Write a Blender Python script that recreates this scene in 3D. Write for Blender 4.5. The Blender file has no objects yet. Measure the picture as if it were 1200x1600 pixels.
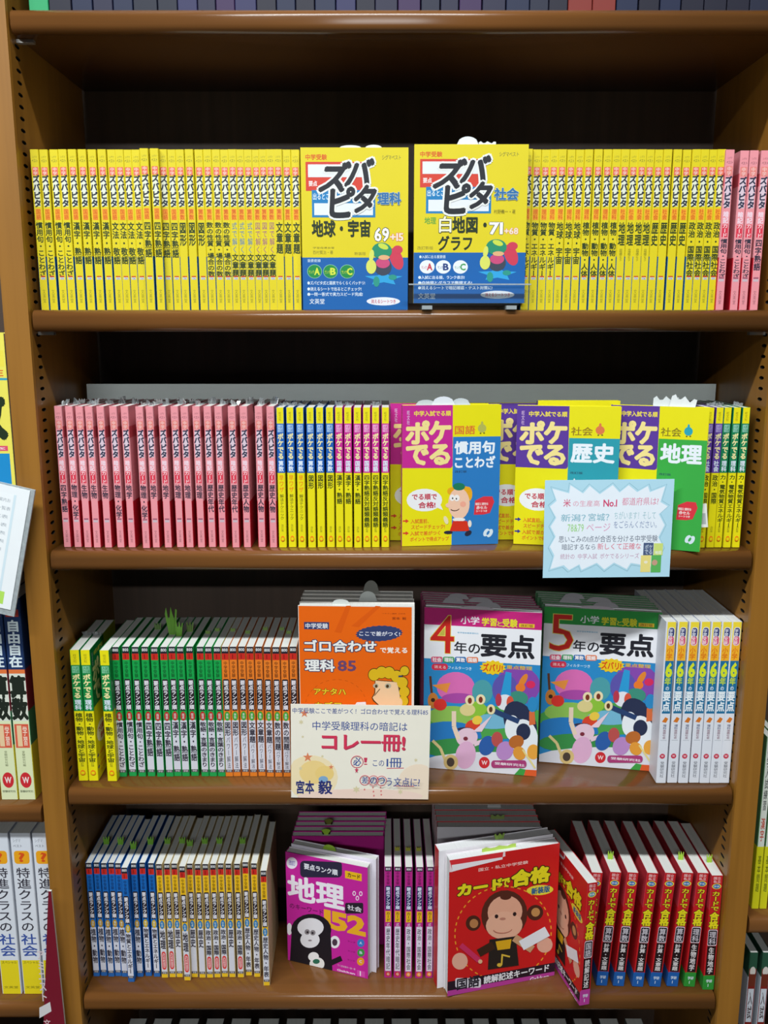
import bpy, math, random
import numpy as np
from mathutils import Vector, Matrix
random.seed(7)
S = bpy.context.scene
COL = S.collection
# ------------------------------------------------------------------ camera, world, lights, exposure
F, PITCH = 1400.0, math.radians(11.31)
CAM = Vector((-0.0216, -1.091, 1.40))
cd = bpy.data.cameras.new('camera'); cam = bpy.data.objects.new('camera', cd); COL.objects.link(cam)
cd.sensor_fit = 'VERTICAL'; cd.sensor_height = 24.0; cd.lens = 24.0 * F / 1600.0
cd.clip_start = 0.05
cam.location = CAM; cam.rotation_euler = (math.pi / 2 - PITCH, 0, 0)
S.camera = cam
S.view_settings.view_transform = 'Standard'; S.view_settings.look = 'None'
S.view_settings.exposure = 0.0; S.view_settings.gamma = 1.0; S.view_settings.use_curve_mapping = False
W_ = bpy.data.worlds.new('shop_ambient'); S.world = W_; W_.use_nodes = True
W_.node_tree.nodes['Background'].inputs[0].default_value = (0.80, 0.92, 1.0, 1)
W_.node_tree.nodes['Background'].inputs[1].default_value = 0.035

def lamp(name, loc, sx, sy, power, col=(0.93, 0.98, 1.0), rot=(0, 0, 0)):
    l = bpy.data.lights.new(name, 'AREA'); l.shape = 'RECTANGLE'; l.size = sx; l.size_y = sy
    l.energy = power; l.color = col
    o = bpy.data.objects.new(name, l); COL.objects.link(o); o.location = loc; o.rotation_euler = rot
    return o
lamp('ceiling_fluorescent', (-0.75, -1.48, 3.55), 3.6, 0.16, 182)
lamp('ceiling_fluorescent', (-0.75, -6.4, 3.55), 3.6, 0.16, 145, rot=(math.radians(35), 0, 0))

C_, S_ = math.cos(PITCH), math.sin(PITCH)
def ray(px, py):
    a, b = (px - 600) / F, (800 - py) / F
    return Vector((a, C_ + b * S_, -S_ + b * C_))
def at_y(px, py, Y):
    r = ray(px, py); t = (Y - CAM.y) / r.y; return CAM + r * t
def at_z(px, py, Z):
    r = ray(px, py); t = (Z - CAM.z) / r.z; return CAM + r * t

# ------------------------------------------------------------------ materials
def lin(h):
    h = h.lstrip('#'); o = []
    for i in (0, 2, 4):
        c = int(h[i:i + 2], 16) / 255
        o.append(c / 12.92 if c <= 0.04045 else ((c + 0.055) / 1.055) ** 2.4)
    return (*o, 1)
MATS = {}
def paper(hexcol, rough=0.42):
    k = ('p', hexcol, rough)
    if k in MATS: return MATS[k]
    m = bpy.data.materials.new('print_' + hexcol.lstrip('#')); m.use_nodes = True
    nt = m.node_tree; b = nt.nodes['Principled BSDF']
    c = lin(hexcol)
    n = nt.nodes.new('ShaderNodeTexNoise'); n.inputs['Scale'].default_value = 60; n.inputs['Detail'].default_value = 2
    tc = nt.nodes.new('ShaderNodeTexCoord'); nt.links.new(tc.outputs['Object'], n.inputs['Vector'])
    mx = nt.nodes.new('ShaderNodeMix'); mx.data_type = 'RGBA'
    mx.inputs['A'].default_value = tuple(x * 0.95 for x in c[:3]) + (1,); mx.inputs['B'].default_value = c
    nt.links.new(n.outputs['Fac'], mx.inputs['Factor']); nt.links.new(mx.outputs['Result'], b.inputs['Base Color'])
    b.inputs['Roughness'].default_value = rough; b.inputs['Specular IOR Level'].default_value = 0.35
    MATS[k] = m; return m
def pages_mat(hexcol='#dcdcd6'):
    k = ('pages', hexcol)
    if k in MATS: return MATS[k]
    m = bpy.data.materials.new('page_edges'); m.use_nodes = True
    nt = m.node_tree; b = nt.nodes['Principled BSDF']; c = lin(hexcol)
    tc = nt.nodes.new('ShaderNodeTexCoord'); mp = nt.nodes.new('ShaderNodeMapping'); mp.inputs['Scale'].default_value = (900, 6, 6)
    n = nt.nodes.new('ShaderNodeTexNoise'); n.inputs['Scale'].default_value = 1.0
    nt.links.new(tc.outputs['Object'], mp.inputs['Vector']); nt.links.new(mp.outputs['Vector'], n.inputs['Vector'])
    mx = nt.nodes.new('ShaderNodeMix'); mx.data_type = 'RGBA'
    mx.inputs['A'].default_value = tuple(x * 0.78 for x in c[:3]) + (1,); mx.inputs['B'].default_value = c
    nt.links.new(n.outputs['Fac'], mx.inputs['Factor']); nt.links.new(mx.outputs['Result'], b.inputs['Base Color'])
    b.inputs['Roughness'].default_value = 0.8; MATS[k] = m; return m
def wood(name, dark, light, rough=0.32, axis=0, scale=1.0):
    m = bpy.data.materials.new(name); m.use_nodes = True
    nt = m.node_tree; b = nt.nodes['Principled BSDF']
    tc = nt.nodes.new('ShaderNodeTexCoord'); mp = nt.nodes.new('ShaderNodeMapping')
    sc = [70.0, 70.0, 70.0]; sc[axis] = 2.5; mp.inputs['Scale'].default_value = [s * scale for s in sc]
    n = nt.nodes.new('ShaderNodeTexNoise'); n.inputs['Scale'].default_value = 1.0; n.inputs['Detail'].default_value = 5; n.inputs['Distortion'].default_value = 0.4
    n2 = nt.nodes.new('ShaderNodeTexNoise'); n2.inputs['Scale'].default_value = 5.0
    nt.links.new(tc.outputs['Object'], mp.inputs['Vector']); nt.links.new(mp.outputs['Vector'], n.inputs['Vector']); nt.links.new(tc.outputs['Object'], n2.inputs['Vector'])
    ad = nt.nodes.new('ShaderNodeMath'); ad.operation = 'MULTIPLY_ADD'; ad.inputs[1].default_value = 0.65
    nt.links.new(n.outputs['Fac'], ad.inputs[0])
    ml = nt.nodes.new('ShaderNodeMath'); ml.operation = 'MULTIPLY'; ml.inputs[1].default_value = 0.35; nt.links.new(n2.outputs['Fac'], ml.inputs[0])
    nt.links.new(ml.outputs[0], ad.inputs[2])
    r = nt.nodes.new('ShaderNodeValToRGB'); r.color_ramp.elements[0].position = 0.32; r.color_ramp.elements[1].position = 0.68
    r.color_ramp.elements[0].color = lin(dark); r.color_ramp.elements[1].color = lin(light)
    nt.links.new(ad.outputs[0], r.inputs['Fac']); nt.links.new(r.outputs['Color'], b.inputs['Base Color'])
    b.inputs['Roughness'].default_value = rough; b.inputs['Specular IOR Level'].default_value = 0.5
    return m
def plain(name, hexcol, rough=0.5, metal=0.0):
    m = bpy.data.materials.new(name); m.use_nodes = True
    nt = m.node_tree; b = nt.nodes['Principled BSDF']; c = lin(hexcol)
    n = nt.nodes.new('ShaderNodeTexNoise'); n.inputs['Scale'].default_value = 25
    mx = nt.nodes.new('ShaderNodeMix'); mx.data_type = 'RGBA'
    mx.inputs['A'].default_value = tuple(x * 0.9 for x in c[:3]) + (1,); mx.inputs['B'].default_value = c
    nt.links.new(n.outputs['Fac'], mx.inputs['Factor']); nt.links.new(mx.outputs['Result'], b.inputs['Base Color'])
    b.inputs['Roughness'].default_value = rough; b.inputs['Metallic'].default_value = metal
    return m
def clear(name, tint='#e8f0f0', gloss=0.12, body=0.06):
    m = bpy.data.materials.new(name); m.use_nodes = True
    nt = m.node_tree; nt.nodes.clear()
    o = nt.nodes.new('ShaderNodeOutputMaterial'); tr = nt.nodes.new('ShaderNodeBsdfTransparent'); tr.inputs[0].default_value = lin(tint)
    gl = nt.nodes.new('ShaderNodeBsdfGlossy'); gl.inputs['Roughness'].default_value = 0.12
    df = nt.nodes.new('ShaderNodeBsdfDiffuse'); df.inputs[0].default_value = lin('#dfe8ea')
    m1 = nt.nodes.new('ShaderNodeMixShader'); m2 = nt.nodes.new('ShaderNodeMixShader')
    n = nt.nodes.new('ShaderNodeTexNoise'); n.inputs['Scale'].default_value = 30
    mr = nt.nodes.new('ShaderNodeMapRange'); mr.inputs['To Min'].default_value = body * 0.6; mr.inputs['To Max'].default_value = body * 1.4
    nt.links.new(n.outputs['Fac'], mr.inputs['Value']); nt.links.new(mr.outputs['Result'], m1.inputs[0])
    nt.links.new(tr.outputs[0], m1.inputs[1]); nt.links.new(df.outputs[0], m1.inputs[2])
    m2.inputs[0].default_value = gloss; nt.links.new(m1.outputs[0], m2.inputs[1]); nt.links.new(gl.outputs[0], m2.inputs[2])
    nt.links.new(m2.outputs[0], o.inputs[0]); return m

M_UP = wood('upright_wood', '#85581c', '#9c6a26', 0.38, 2)
M_SIDE = M_UP
M_SHELF = wood('shelf_wood', '#644020', '#784c24', 0.24, 0)
M_BACK = wood('back_wood', '#43342a', '#524034', 0.55, 2)
M_HOLE_SHADE = plain('peg_hole_shade', '#0c0806', 0.8)  # near-black hole lining, the shade of the hollow put into its colour
M_PIN = plain('shelf_pin_metal', '#c9c9c4', 0.3, 0.8)
M_CLEAR = clear('clear_acrylic', '#fafcfc', 0.03, 0.012)
M_CLEAR_EDGE = clear('acrylic_edge', '#e0eaf0', 0.25, 0.55)
M_WRAP = clear('shrink_wrap', '#c8ccd0', 0.25, 0.28)
M_PANEL = plain('grey_board', '#dfe8e4', 0.5)
M_FLOOR = plain('vinyl_floor', '#3a352e', 0.4)

# ------------------------------------------------------------------ mesh collecting
class MB:
    def __init__(s): s.v = []; s.f = []; s.m = []; s.slots = []
    def slot(s, mat):
        if mat not in s.slots: s.slots.append(mat)
        return s.slots.index(mat)
    def add(s, vs, fs, mat):
        k = s.slot(mat); n = len(s.v); s.v += [tuple(v) for v in vs]
        for f in fs: s.f.append([i + n for i in f]); s.m.append(k)
    def box(s, x0, x1, y0, y1, z0, z1, mat):
        vs = [(x, y, z) for x in (x0, x1) for y in (y0, y1) for z in (z0, z1)]
        s.add(vs, [(0, 1, 3, 2), (4, 6, 7, 5), (0, 4, 5, 1), (2, 3, 7, 6), (0, 2, 6, 4), (1, 5, 7, 3)], mat)
    def mesh(s, name):
        me = bpy.data.meshes.new(name); me.from_pydata(s.v, [], s.f)
        for m in s.slots: me.materials.append(m)
        me.polygons.foreach_set('material_index', s.m); me.update(); return me
    def obj(s, name, parent=None):
        return link(name, s.mesh(name), parent)
def link(name, me, parent=None):
    o = bpy.data.objects.new(name, me); COL.objects.link(o)
    if parent: o.parent = parent
    return o
def thing(name, label, cat, group=None, loc=(0, 0, 0), rz=0.0):
    o = bpy.data.objects.new(name, None); COL.objects.link(o); o.empty_display_size = 0.02
    o.location = loc; o.rotation_euler = (0, 0, rz); tag(o, label, cat, group); return o
def tag(o, label, cat, group=None):
    o['label'] = label; o['category'] = cat
    if group: o['group'] = group
    return o

# ------------------------------------------------------------------ lettering
GL = {}
def glyph(ch, off):
    k = (ch, round(off, 3))
    if k in GL: return GL[k]
    c = bpy.data.curves.new('g', 'FONT'); c.body = ch; c.size = 1; c.resolution_u = 2; c.offset = off
    o = bpy.data.objects.new('g', c); COL.objects.link(o)
    ev = o.evaluated_get(bpy.context.evaluated_depsgraph_get()); me = ev.to_mesh()
    vs = [(v.co.x, v.co.y) for v in me.vertices]; fs = [tuple(p.vertices) for p in me.polygons]
    ev.to_mesh_clear(); bpy.data.objects.remove(o); bpy.data.curves.remove(c)
    GL[k] = (vs, fs); return GL[k]
BASE = {}
_glyph0 = glyph
def glyph(ch, off):
    """heavier strokes: dense characters are struck several times side by side"""
    k = (ch, round(off, 3), 'b')
    if k in GL: return GL[k]
    g0 = _glyph0(ch, 0.0)
    if off <= 0.004 or not g0[0]: r = g0
    elif len(g0[0]) <= 24 and off < 0.055: r = _glyph0(ch, off)
    else:
        n = 4 if off < 0.03 else (6 if off < .05 else 10); vs, fs = [], []
        if off > .05: vs, fs = list(g0[0]), list(g0[1])
        for i in range(n):
            a = 2 * math.pi * (i + .5) / n; m = len(vs)
            vs += [(x + off * math.cos(a), y + off * math.sin(a)) for x, y in g0[0]]; fs += [tuple(q + m for q in f) for f in g0[1]]
        r = (vs, fs)
    GL[k] = r; LV[(ch, round(off, 3))] = [i // max(len(g0[0]), 1) for i in range(len(r[0]))] if len(r[0]) > len(g0[0]) else [0] * len(r[0]); return r
LV = {}
def layout(s, off, vertical=False):
    vs, fs = [], []; x = 0.0; lv = layout.lv = []
    for ch in s:
        if ch in ' \u3000': x += 0.5 if ch == ' ' else 1.0; continue
        gv, gf = glyph(ch, off); bv, _ = glyph(ch, 0.0)
        if not gv: continue
        wide = ord(ch) > 0x2e00
        if vertical:
            if ch in 'ー-~': gv = [(0.88 - (b - 0.38 + 0.38) - 0.0, 1 - a - 0.12) for a, b in gv]
            if wide: pos = [(a, b - x) for a, b in gv]
            else:
                cx = (min(a for a, b in bv) + max(a for a, b in bv)) / 2
                pos = [(a - cx + 0.5, b - x) for a, b in gv]
            x += 1.0
        else:
            if wide: pos = [(a + x, b) for a, b in gv]; x += 1.0
            else:
                x0 = min(a for a, b in bv); x1 = max(a for a, b in bv)
                pos = [(a - x0 + x + 0.03, b) for a, b in gv]; x += x1 - x0 + 0.09
        n = len(vs); vs += pos; fs += [tuple(i + n for i in f) for f in gf]; lv += LV.get((ch, round(off, 3)), [0] * len(pos))
    return vs, fs
class Art:
    """printed marks on a flat face: (u, v) run right and down, in the face's own metres"""
    def __init__(s, w, h, quad=None):
        s.w, s.h = w, h; s.items = []; s.L = 0
        s.H = None
        if quad:
            A = []; B = []
            for (x, y), (u, v) in zip(quad, [(0, 0), (w, 0), (w, h), (0, h)]):
                A.append([x, y, 1, 0, 0, 0, -u * x, -u * y]); B.append(u)
                A.append([0, 0, 0, x, y, 1, -v * x, -v * y]); B.append(v)
            s.H = np.linalg.solve(np.array(A, float), np.array(B, float))
    def P(s, x, y):
        if s.H is None: return (x * s.w, y * s.h)
        a = s.H; d = a[6] * x + a[7] * y + 1
        return ((a[0] * x + a[1] * y + a[2]) / d, (a[3] * x + a[4] * y + a[5]) / d)
    def box2(s, b):
        u0, v0 = s.P(b[0], b[1]); u1, v1 = s.P(b[2], b[3]); return u0, v0, u1, v1
    def raw(s, vs, fs, col, lv=None):
        cl = lambda a, m: min(max(a, 0.0), m)
        q = [(cl(u, s.w), cl(v, s.h)) for u, v in vs]
        bb = (min(u for u, v in q), min(v for u, v in q), max(u for u, v in q), max(v for u, v in q))
        L = 1 + max([it[3] for it in s.items if it[5][0] < bb[2] and it[5][2] > bb[0] and it[5][1] < bb[3] and it[5][3] > bb[1]], default=0)
        s.items.append((q, fs, col, L, lv, bb))
    def rect(s, b, col):
        u0, v0, u1, v1 = s.box2(b); s.raw([(u0, v0), (u1, v0), (u1, v1), (u0, v1)], [(0, 1, 2, 3)], col)
    def poly(s, pts, col):
        p = [s.P(*q) for q in pts]
        cx = sum(a for a, b in p) / len(p); cy = sum(b for a, b in p) / len(p)
        s.raw(p + [(cx, cy)], [(i, (i + 1) % len(p), len(p)) for i in range(len(p))], col)
    def ell(s, cx, cy, rx, ry, col, rot=0.0, n=22):
        c, k = math.cos(math.radians(rot)), math.sin(math.radians(rot)); pts = []
        for i in range(n):
            a = 2 * math.pi * i / n; x, y = rx * math.cos(a), ry * math.sin(a)
            pts.append((cx + x * c - y * k, cy + x * k + y * c))
        s.poly(pts, col)
    def star(s, cx, cy, rx, ry, n, inner, col, ph=-90):
        s.poly([(cx + (rx if i % 2 == 0 else rx * inner) * math.cos(math.radians(ph + 180 * i / n)),
                 cy + (ry if i % 2 == 0 else ry * inner) * math.sin(math.radians(ph + 180 * i / n))) for i in range(2 * n)], col)
    def rrect(s, b, r, col):
        x0, y0, x1, y1 = b; pts = []
        for cx, cy, a0 in ((x1 - r[0], y0 + r[1], -90), (x1 - r[0], y1 - r[1], 0), (x0 + r[0], y1 - r[1], 90), (x0 + r[0], y0 + r[1], 180)):
            for i in range(5):
                a = math.radians(a0 + 22.5 * i); pts.append((cx + r[0] * math.cos(a), cy + r[1] * math.sin(a)))
        s.poly(pts, col)
    def line(s, pts, wid, col):
        for (xa, ya), (xb, yb) in zip(pts, pts[1:]):
            d = math.hypot(xb - xa, yb - ya) or 1; nx, ny = -(yb - ya) / d * wid / 2, (xb - xa) / d * wid / 2
            s.poly([(xa + nx, ya + ny), (xb + nx, yb + ny), (xb - nx, yb - ny), (xa - nx, ya - ny)], col)
    def ring(s, cx, cy, rx, ry, wid, col, n=24, dash=False, a0=0, a1=360):
        p = [(cx + rx * math.cos(math.radians(a0 + (a1 - a0) * i / n)), cy + ry * math.sin(math.radians(a0 + (a1 - a0) * i / n))) for i in range(n + 1)]
        for i in range(n):
            if dash and i % 2: continue
            s.line(p[i:i + 2], wid, col)
    def text(s, t, b, col, bold=0.02, out=None, ow=0.05, vertical=False, slant=0.0):
        u0, v0, u1, v1 = s.box2(b)
        bv, _ = layout(t, 0.0, vertical)
        if not bv: return
        x0 = min(a for a, q in bv); x1 = max(a for a, q in bv); y0 = min(q for a, q in bv); y1 = max(q for a, q in bv)
        if not vertical and len(t) == 1: pass
        sx = (u1 - u0) / max(x1 - x0, 0.05); sy = (v1 - v0) / max(y1 - y0, 0.3)
        if len(t) == 1 and t in 'ー・一1I': sx = min(sx, sy)
        for off, c in ([(bold + ow, out)] if out else []) + [(bold, col)]:
            vs, fs = layout(t, off, vertical)
            s.raw([(u0 + (a - x0) * sx + slant * (q - y0) * sy, v1 - (q - y0) * sy) for a, q in vs], fs, c, list(layout.lv))
    def vtext(s, t, v0, v1, wfrac, col, bold=0.015, out=None, ow=0.05, u=0.5):
        """upright text stacked down a spine between v0 and v1"""
        n = len(t); ch = (v1 - v0) / n
        for off, c in ([(bold + ow, out)] if out else []) + [(bold, col)]:
            V, Fc, lv = [], [], []
            for i, k in enumerate(t):
                gv, gf = glyph(k, off)
                if not gv: continue
                if k == 'ー': gv = [(0.88 - b + 0.0, 0.88 - a) for a, b in gv]
                if ord(k) < 0x2e00:
                    bv, _ = glyph(k, 0); cx = (min(a for a, b in bv) + max(a for a, b in bv)) / 2
                    gv = [((a - cx) * 1.5 + 0.5, (b - 0.35) * 1.15 + 0.38) for a, b in gv]
                m = len(V)
                V += [((u + (a - 0.5) * wfrac) * s.w, (v0 + ch * i + (0.88 - b) * ch) * s.h) for a, b in gv]
                Fc += [tuple(q + m for q in f) for f in gf]; lv += LV.get((k, round(off, 3)), [0] * len(gv))
            if V: s.raw(V, Fc, c, lv)
    def put(s, mb, fn, step=0.00005):
        for vs, fs, col, L, lv, bb in s.items: mb.add([fn(u, v, L * step + (lv[i] * 4e-6 if lv else 0)) for i, (u, v) in enumerate(vs)], fs, paper(col))

# ------------------------------------------------------------------ spine designs: fractions of width and height
def sp_yellow(a, subj, title, small=None, tcol='#31401c', first=None):
    a.rect((0, 0, 1, 1), '#ddcb1c')
    a.text('シグマ', (.2, .038, .8, .053), '#8a8a2c', 0); a.text('ベスト', (.12, .06, .88, .078), '#5d6a2c', 0.01)
    a.rect((.1, .107, .9, .158), '#e0654a'); a.vtext('中学', .108, .157, .62, '#f6dcd2', .01)
    a.rect((.14, .165, .86, .348), '#dfe2cf'); a.vtext('ズバピタ', .155, .354, 1.0, '#222a36', .045)
    a.rect((.12, .362, .88, .432), '#f0a428'); a.vtext(subj, .364, .43, .62, '#d2571e', .012)
    n = len(title); l = {2: .15, 3: .2, 4: .225, 5: .265, 6: .3}.get(n, .345)
    if first: 
        k = len(first); a.vtext(first, .444, .444 + l * k / n, .72, '#4a7aa0' if first[0] == '式' else '#9a5a78', .005)
        a.vtext(title[k:], .444 + l * k / n, .444 + l, .9, tcol, .03)
    else: a.vtext(title, .444, .444 + l, .92, tcol, .03)
    if small: a.vtext(small, .61, .69, .4, tcol, 0)
    a.rect((.2, .783, .8, .79), '#c8352c'); a.rect((.2, .792, .8, .806), '#c9cbd0'); a.text('小6', (.3, .793, .7, .805), '#4a5a90', 0)
    a.vtext('文英堂', .868, .955, .42, '#8d8a2a', 0)
def sp_pink(a, title):
    a.rect((0, 0, 1, 1), '#e8949c')
    a.text('シグマ', (.2, .043, .8, .058), '#8a5058', 0); a.text('ベスト', (.1, .068, .9, .086), '#7a4a58', 0.01)
    a.rect((.08, .1, .92, .158), '#e08078'); a.vtext('中学', .102, .157, .62, '#f4ccc8', .01)
    a.rect((.12, .168, .88, .355), '#d8c4d0'); a.vtext('ズバピタ', .16, .36, 1.0, '#262c44', .045)
    a.vtext('暗記', .376, .452, .74, '#f4e4f0', .02); a.rect((.1, .458, .9, .538), '#d83c50'); a.vtext('カード', .454, .54, .78, '#f8d8dc', .02)
    n = len(title); l = {2: .1, 4: .2, 5: .24}.get(n, .25)
    a.vtext(title, .548, .548 + l, .92, '#3c3444', .03)
    a.rect((.16, .79, .84, .80), '#a05c70'); a.rect((.16, .802, .84, .818), '#c8b4bc')
    a.vtext('文英堂', .875, .965, .42, '#a0646c', 0)
def sp_poke(a, block, light, subj, title, tcol='#4a5210', first=None):
    a.rect((0, 0, 1, 1), '#e8dc10'); a.vtext('旺文社', .03, .095, .4, '#8a7c14', 0)
    a.rect((0, .112, 1, .46), block); a.rect((.1, .12, .9, .172), light); a.text('入試', (.16, .123, .84, .146), block, .01); a.text('でる順', (.14, .149, .86, .17), block, .01)
    a.vtext('ポケでる', .18, .364, .9, '#f0e4a4', .045)
    a.vtext(subj, .372, .452, .78, '#dbe6f2', .03)
    n = len(title); l = {2: .1, 5: .21}.get(n, min(.38, .04 * n))
    if first: a.vtext(first, .474, .60, .74, '#ee7c14', .01); a.vtext(title, .612, .80, .62, tcol, .005); a.vtext('改訂版', .83, .885, .36, '#7a7414', 0)
    else:
        a.vtext(title, .474, .474 + l, .86, tcol, .03)
        if n < 12: a.vtext('改訂版', .845, .89, .36, '#7a7414', 0)
    a.ring(.5, .937, .26, .016, .09 if False else .012, '#ee7c14', 14)
    a.ell(.5, .937, .3, .017, '#ee8a14'); a.ell(.5, .937, .2, .0105, '#e8dc10')
def sp_rank(a, band, circ, ctext, title, bandtext, base, seal=False, small=None, ctx='#e8f0e8'):
    a.rect((0, 0, 1, 1), '#dcdce4')
    a.rect((0, 0, 1, .05), '#23202a'); a.text('800', (.1, .012, .9, .034), '#e4e4e4', .02)
    a.rect((0, .05, 1, .098), '#c8281e'); a.text('1', (.38, .058, .62, .09), '#7a1410', .01)
    a.rect((0, .098, 1, .56), band); a.vtext('中学受験', .108, .232, .56, bandtext, .01)
    a.rrect((.04, .243, .96, .486), (.2, .014), '#2a2228'); a.vtext('要点ランク順', .254, .478, .74, '#e6e2e8', .03)
    a.rect((0, .56, 1, .947), '#d4d4de')
    a.ell(.5, .528, .42, .036, circ); a.vtext(ctext, .506, .55, .4, ctx, 0)
    n = len(title); l = {2: .16, 4: .27, 5: .31}.get(n, .355)
    if small:
        a.vtext(title, .572, .572 + .055 * n, .9, '#3c3844', .03); a.vtext(small, .572 + .055 * n + .005, .94, .56, '#4a4454', .005)
    elif seal:
        a.vtext(title, .575, .575 + (.17 if n < 3 else .225), .96, '#36323c', .035); s0 = .765 if n < 3 else .81
        a.rrect((.1, s0, .9, .928), (.34, .03), '#d8403c'); a.rrect((.24, s0 + .016, .76, .912), (.2, .02), '#e8b4b4'); a.vtext('改訂', s0 + .02, .908, .4, '#c03030', .01)
    else: a.vtext(title, .572, .572 + l, .94, '#3c3844', .03)
    a.rect((0, .947, 1, .968), '#4a4450'); a.text('学研', (.16, .95, .84, .966), '#d8d8d8', .01)
    a.rect((0, .968, 1, 1), base)
def sp_six(a):
    a.rect((0, 0, 1, 1), '#dfe2ea')
    a.rect((.08, 0, 1, .12), '#f0d83c'); a.rect((.08, .12, 1, .235), '#f4b42c')
    a.rrect((.2, .032, .92, .142), (.25, .02), '#e4e4f0'); a.rrect((.26, .036, .86, .09), (.22, .016), '#343c70'); a.rrect((.26, .086, .86, .138), (.22, .016), '#d8486c')
    a.vtext('学習', .042, .088, .44, '#e8e8f4', .02); a.vtext('受験', .09, .136, .44, '#f8dce4', .02)
    a.vtext('小学', .152, .228, .66, '#e07018', .02)
    a.rect((.08, .235, 1, .56), '#1f6f9c'); a.text('6', (.24, .252, .86, .332), '#d8e42c', .05); a.vtext('年', .336, .385, .7, '#c8dc3c', .03)
    a.vtext('の', .388, .418, .45, '#e0ecf0', .02); a.vtext('要点', .42, .548, .86, '#eaf2f6', .035)
    a.poly([(.14, .612), (.5, .582), (.84, .592), (.6, .618)], '#d87824'); a.vtext('理科', .628, .66, .4, '#30386c', .01); a.vtext('国語社会', .66, .72, .36, '#8a5a6c', .01)
    a.rect((.1, .727, .8, .729), '#9aa0a8')
    a.ell(.45, .829, .3, .016, '#c8304c'); a.text('W', (.3, .822, .6, .836), '#f4dce0', .02); a.vtext('受験研究社', .862, .966, .46, '#6a6c76', .005)
def sp_magenta(a, title, base):
    a.rect((0, 0, 1, 1), '#b42484')
    a.rect((.06, 0, .94, .04), '#2a2030'); a.text('800', (.16, .01, .84, .03), '#e8dce8', .02); a.vtext('中学受験', .045, .16, .46, '#5a1048', .01)
    a.rrect((.08, .168, .92, .385), (.2, .014), '#2c2858'); a.vtext('要点ランク順', .178, .378, .66, '#dce0f4', .03)
    a.rect((.1, .394, .9, .492), '#e8b41c'); a.vtext('カード', .4, .488, .6, '#3c3018', .02); a.vtext('式', .5, .53, .5, '#e4d4e0', .01)
    a.rect((.06, .532, .94, .938), '#dcd4e2'); a.vtext(title, .548, .925, .64, '#3c3444', .012)
    a.ell(.5, .966, .38, .022, base); a.text('G', (.34, .956, .66, .976), '#f4e4d0', .02)
def sp_red(a, subj, title, base, w2='#1c5aa4'):
    a.rect((0, 0, 1, 1), '#c01c22')
    a.text('国立', (.16, .012, .84, .035), '#f0c4c4', .02); a.text('私立', (.16, .04, .84, .064), '#f0c4c4', .02)
    a.ell(.5, .093, .44, .024, '#e8d844'); a.ell(.5, .093, .34, .019, w2); a.text('新装', (.24, .084, .76, .102), '#d8e4ec', .01)
    a.vtext('カードで', .135, .305, .84, '#e4d41c', .03, '#34281c', .06); a.vtext('合格', .315, .46, .9, '#e4d41c', .05, '#34281c', .06)
    a.rrect((.06, .468, .94, .61), (.12, .014), '#d4ccd4'); a.rrect((.1, .475, .9, .603), (.12, .012), '#241c24'); a.vtext(subj, .482, .6, .66, '#cfc8d0', .015)
    a.rect((.08, .612, .92, .87), '#241416'); a.vtext(title, .622, .86, .56, '#e4dcdc', .02)
    a.rect((0, .872, 1, 1), base); a.text('学研', (.24, .91, .8, .938), '#dce6f0', .02); a.text('1', (.42, .95, .58, .975), '#dce6f0', .01)

# ------------------------------------------------------------------ books
T = 0.0005; LIFT = 0.0004
BOOKMESH = {}
def spine_mesh(key, w, h, d, sides, art, faces=()):
    """cover (two boards and a spine) and page block of an upright book, spine towards -y, base centre at the origin"""
    if key in BOOKMESH: return BOOKMESH[key]
    mb = MB()
    for f0, f1, c in sides:
        z0, z1 = h * (1 - f1), h * (1 - f0)
        mb.box(-w / 2, -w / 2 + T, .0008, d, z0, z1, paper(c)); mb.box(w / 2 - T, w / 2, .0008, d, z0, z1, paper(c))
    bc = paper(sides[-1][2])
    c = 0.0007; pf = [(-w / 2, c + T), (-w / 2, c), (-w / 2 + c, 0), (w / 2 - c, 0), (w / 2, c), (w / 2, c + T)]
    for f0, f1, cc in sides:
        z0, z1 = h * (1 - f1), h * (1 - f0)
        mb.add([(x, y, z) for x, y in pf for z in (z0, z1)], [(2 * i, 2 * i + 2, 2 * i + 3, 2 * i + 1) for i in range(5)], paper(cc))
    a = Art(w - 2 * c, h); art(a)
    a.put(mb, lambda u, v, o: (u - w / 2 + c, -0.00003 - o, h - v))
    for sgn, art2, quad in faces:
        a = Art(d - .001, h, quad); art2(a)
        a.put(mb, (lambda u, v, o: (-w / 2 - .00003 - o, d - u, h - v)) if sgn < 0 else (lambda u, v, o: (w / 2 + .00003 + o, u + .001, h - v)))
    cover = mb.mesh('cover')
    pb = MB(); pb.box(-w / 2 + T + .0001, w / 2 - T - .0001, .0009, d - .001, .0004, h - .0006, pages_mat())
    BOOKMESH[key] = (cover, pb.mesh('page_block')); return BOOKMESH[key]
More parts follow.
